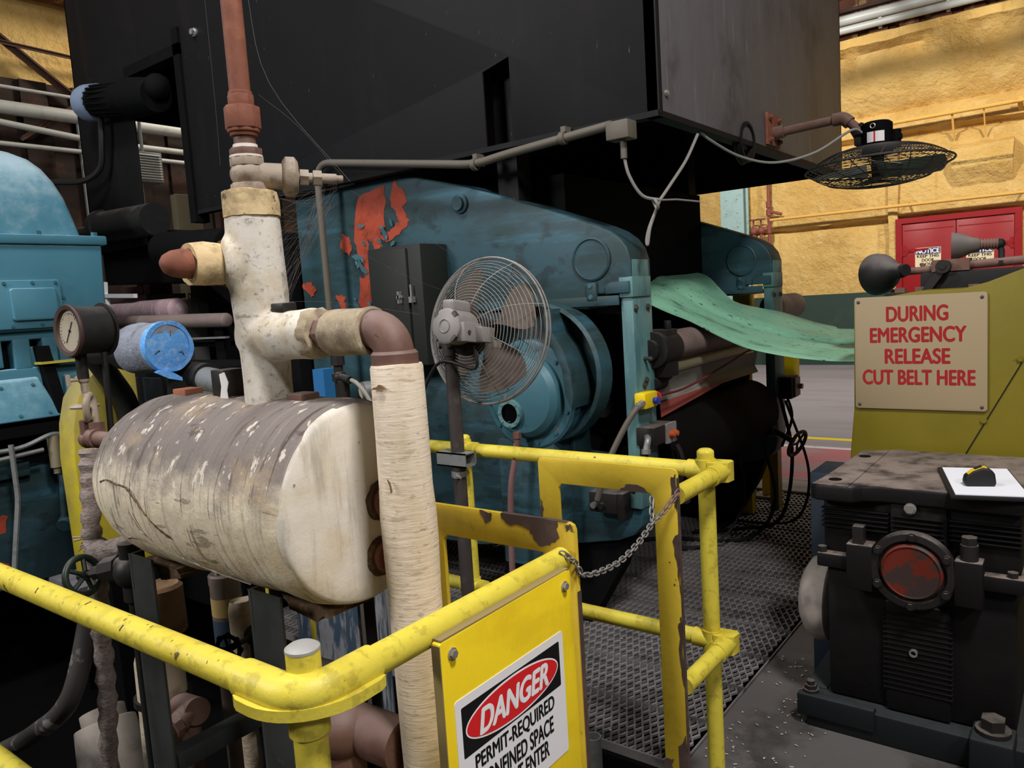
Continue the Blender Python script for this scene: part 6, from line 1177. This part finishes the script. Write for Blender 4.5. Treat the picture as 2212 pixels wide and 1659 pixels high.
t = thing('lamp_rail', (-.4, 3.85, 1.55), 'dark steel frame carrying the two spotlights above the yellow guard', 'frame')
b = MB(); b.box(-.62, .7, 3.74, 3.78, 1.50, 1.60); b.box(-.62, .7, 3.78, 4.0, 1.595, 1.605); b.box(-.76, .7, 3.72, 3.82, 1.47, 1.525); b.build('channel_beam', 'dusty_black', t, bevel=.003)
b = MB(); b.cyl((-.72, 3.80, 1.612), (-.54, 3.80, 1.620), .016, n=12); b.box(-.58, -.44, 3.76, 3.86, 1.605, 1.655); b.cyl((-.46, 3.80, 1.625), (.7, 3.80, 1.66), .018, n=12); b.build('conduit', 'brown_iron', t)
b = MB(); b.bar((-.53, 3.72, 1.62), (-.60, 3.72, 1.52), .02, .03); b.cyl((-.53, 3.70, 1.625), (-.53, 3.75, 1.625), .028, n=20); b.cyl((-.53, 3.695, 1.625), (-.53, 3.75, 1.625), .012, n=12); b.build('swivel_clamp', 'gear_steel', t)
b = MB()
for x in (-.70, -.62, -.42): b.mark(); b.cyl((x, 3.80, 1.62), (x, 3.80, 1.645), .01, n=8); b.mark(); b.box(x-.02, x+.02, 3.73, 3.77, 1.525, 1.545)
each(b, 'clamp_bolt', 'brown_iron', t)
b = MB(); b.box(.0, .1, 3.78, 3.9, 0, 1.5); b.build('frame_post', 'dusty_black', t)
t = thing('spot_lamp', (-.79, 3.8, 1.6), 'large round dusty black spotlight, leftmost, on the rail above the cream sign', 'lamp')
d = V((-.86, -.16, -.02)).normalized(); d = V((-.55, .80, -.05)).normalized(); c = V((-.795, 3.83, 1.612))
d = V((-.80, .60, -.06)).normalized(); b = MB(); b.lathe([(.012, -.135), (.030, -.13), (.036, -.09), (.042, -.075), (.070, -.045), (.088, -.012), (.094, .02), (.094, .034), (.088, .034), (.085, .02)], c, d, 40); b.build('lamp_shade', 'lamp_black', t, ang=40)
b = MB(); b.cyl(c - d*.15, c - d*.10, .026, n=18); b.cyl((-.70, 3.80, 1.612), c - d*.13, .013, n=10); b.build('lamp_base', 'dusty_black', t)
b = MB(); b.lathe([(.085, .02), (.06, .03), (0, .034)], c, d, 32, False); b.build('lens', 'lens_glass_dark', t)
t = thing('spot_lamp', (-.43, 3.8, 1.7), 'smaller cone-shaped spotlight pointing left in front of the right red door', 'lamp')
c = V((-.488, 3.80, 1.708)); d = V((-.98, -.10, .02)).normalized()
b = MB(); b.lathe([(.020, -.085), (.028, -.075), (.034, -.05), (.048, -.02), (.058, .015), (.06, .022), (.056, .022), (.045, -.015), (.03, -.04)], c, d, 36); b.build('lamp_shade', mat('shade_grey', '#59524d', .65, dust=('#8d857e', .2, 1, .6)), t, ang=40)
b = MB(); b.cyl(c - d*.08, c - d*.15, .020, n=18)
for k in range(6): b.cyl(c - d*(.085+.011*k), c - d*(.090+.011*k), .0235, n=18)
b.build('finned_socket', 'brown_iron', t)
b = MB(); b.sph(c - d*.152, .021, 14, 8); b.tube([c - d*.15, c - d*.158 - V((0, 0, .03)), V((-.33, 3.80, 1.63))], .012, 10); b.cyl((-.33, 3.80, 1.62), (-.33, 3.80, 1.635), .02, n=10); b.build('lamp_arm', 'dusty_black', t)
b = MB(); b.lathe([(.05, .0), (.03, -.01), (0, -.012)], c, d, 28, False); b.build('lens', 'lens_glass_dark', t)
# groups for things that come in several
for o in COL.objects:
    if o.parent is None and o.get('category'):
        g = {'wall_pipe': 'thin pipes on the yellow wall', 'overhead_pipe': 'pale pipes along the wall top', 'background_pipe': 'pale pipes in the left background', 'roof_brace': 'rusty braces top left',
             'gate_bar_frame': 'yellow flat bar gate frames', 'chain': 'chains at the gate', 'lagged_standpipe': 'lagged pipes under the tank', 'guard_post': 'yellow posts beyond the machine', 'spot_lamp': 'spotlights on the lamp rail', 'indicator_box': 'control boxes on the machine'}.get(o.name.split('.')[0])
        if g: o['group'] = g
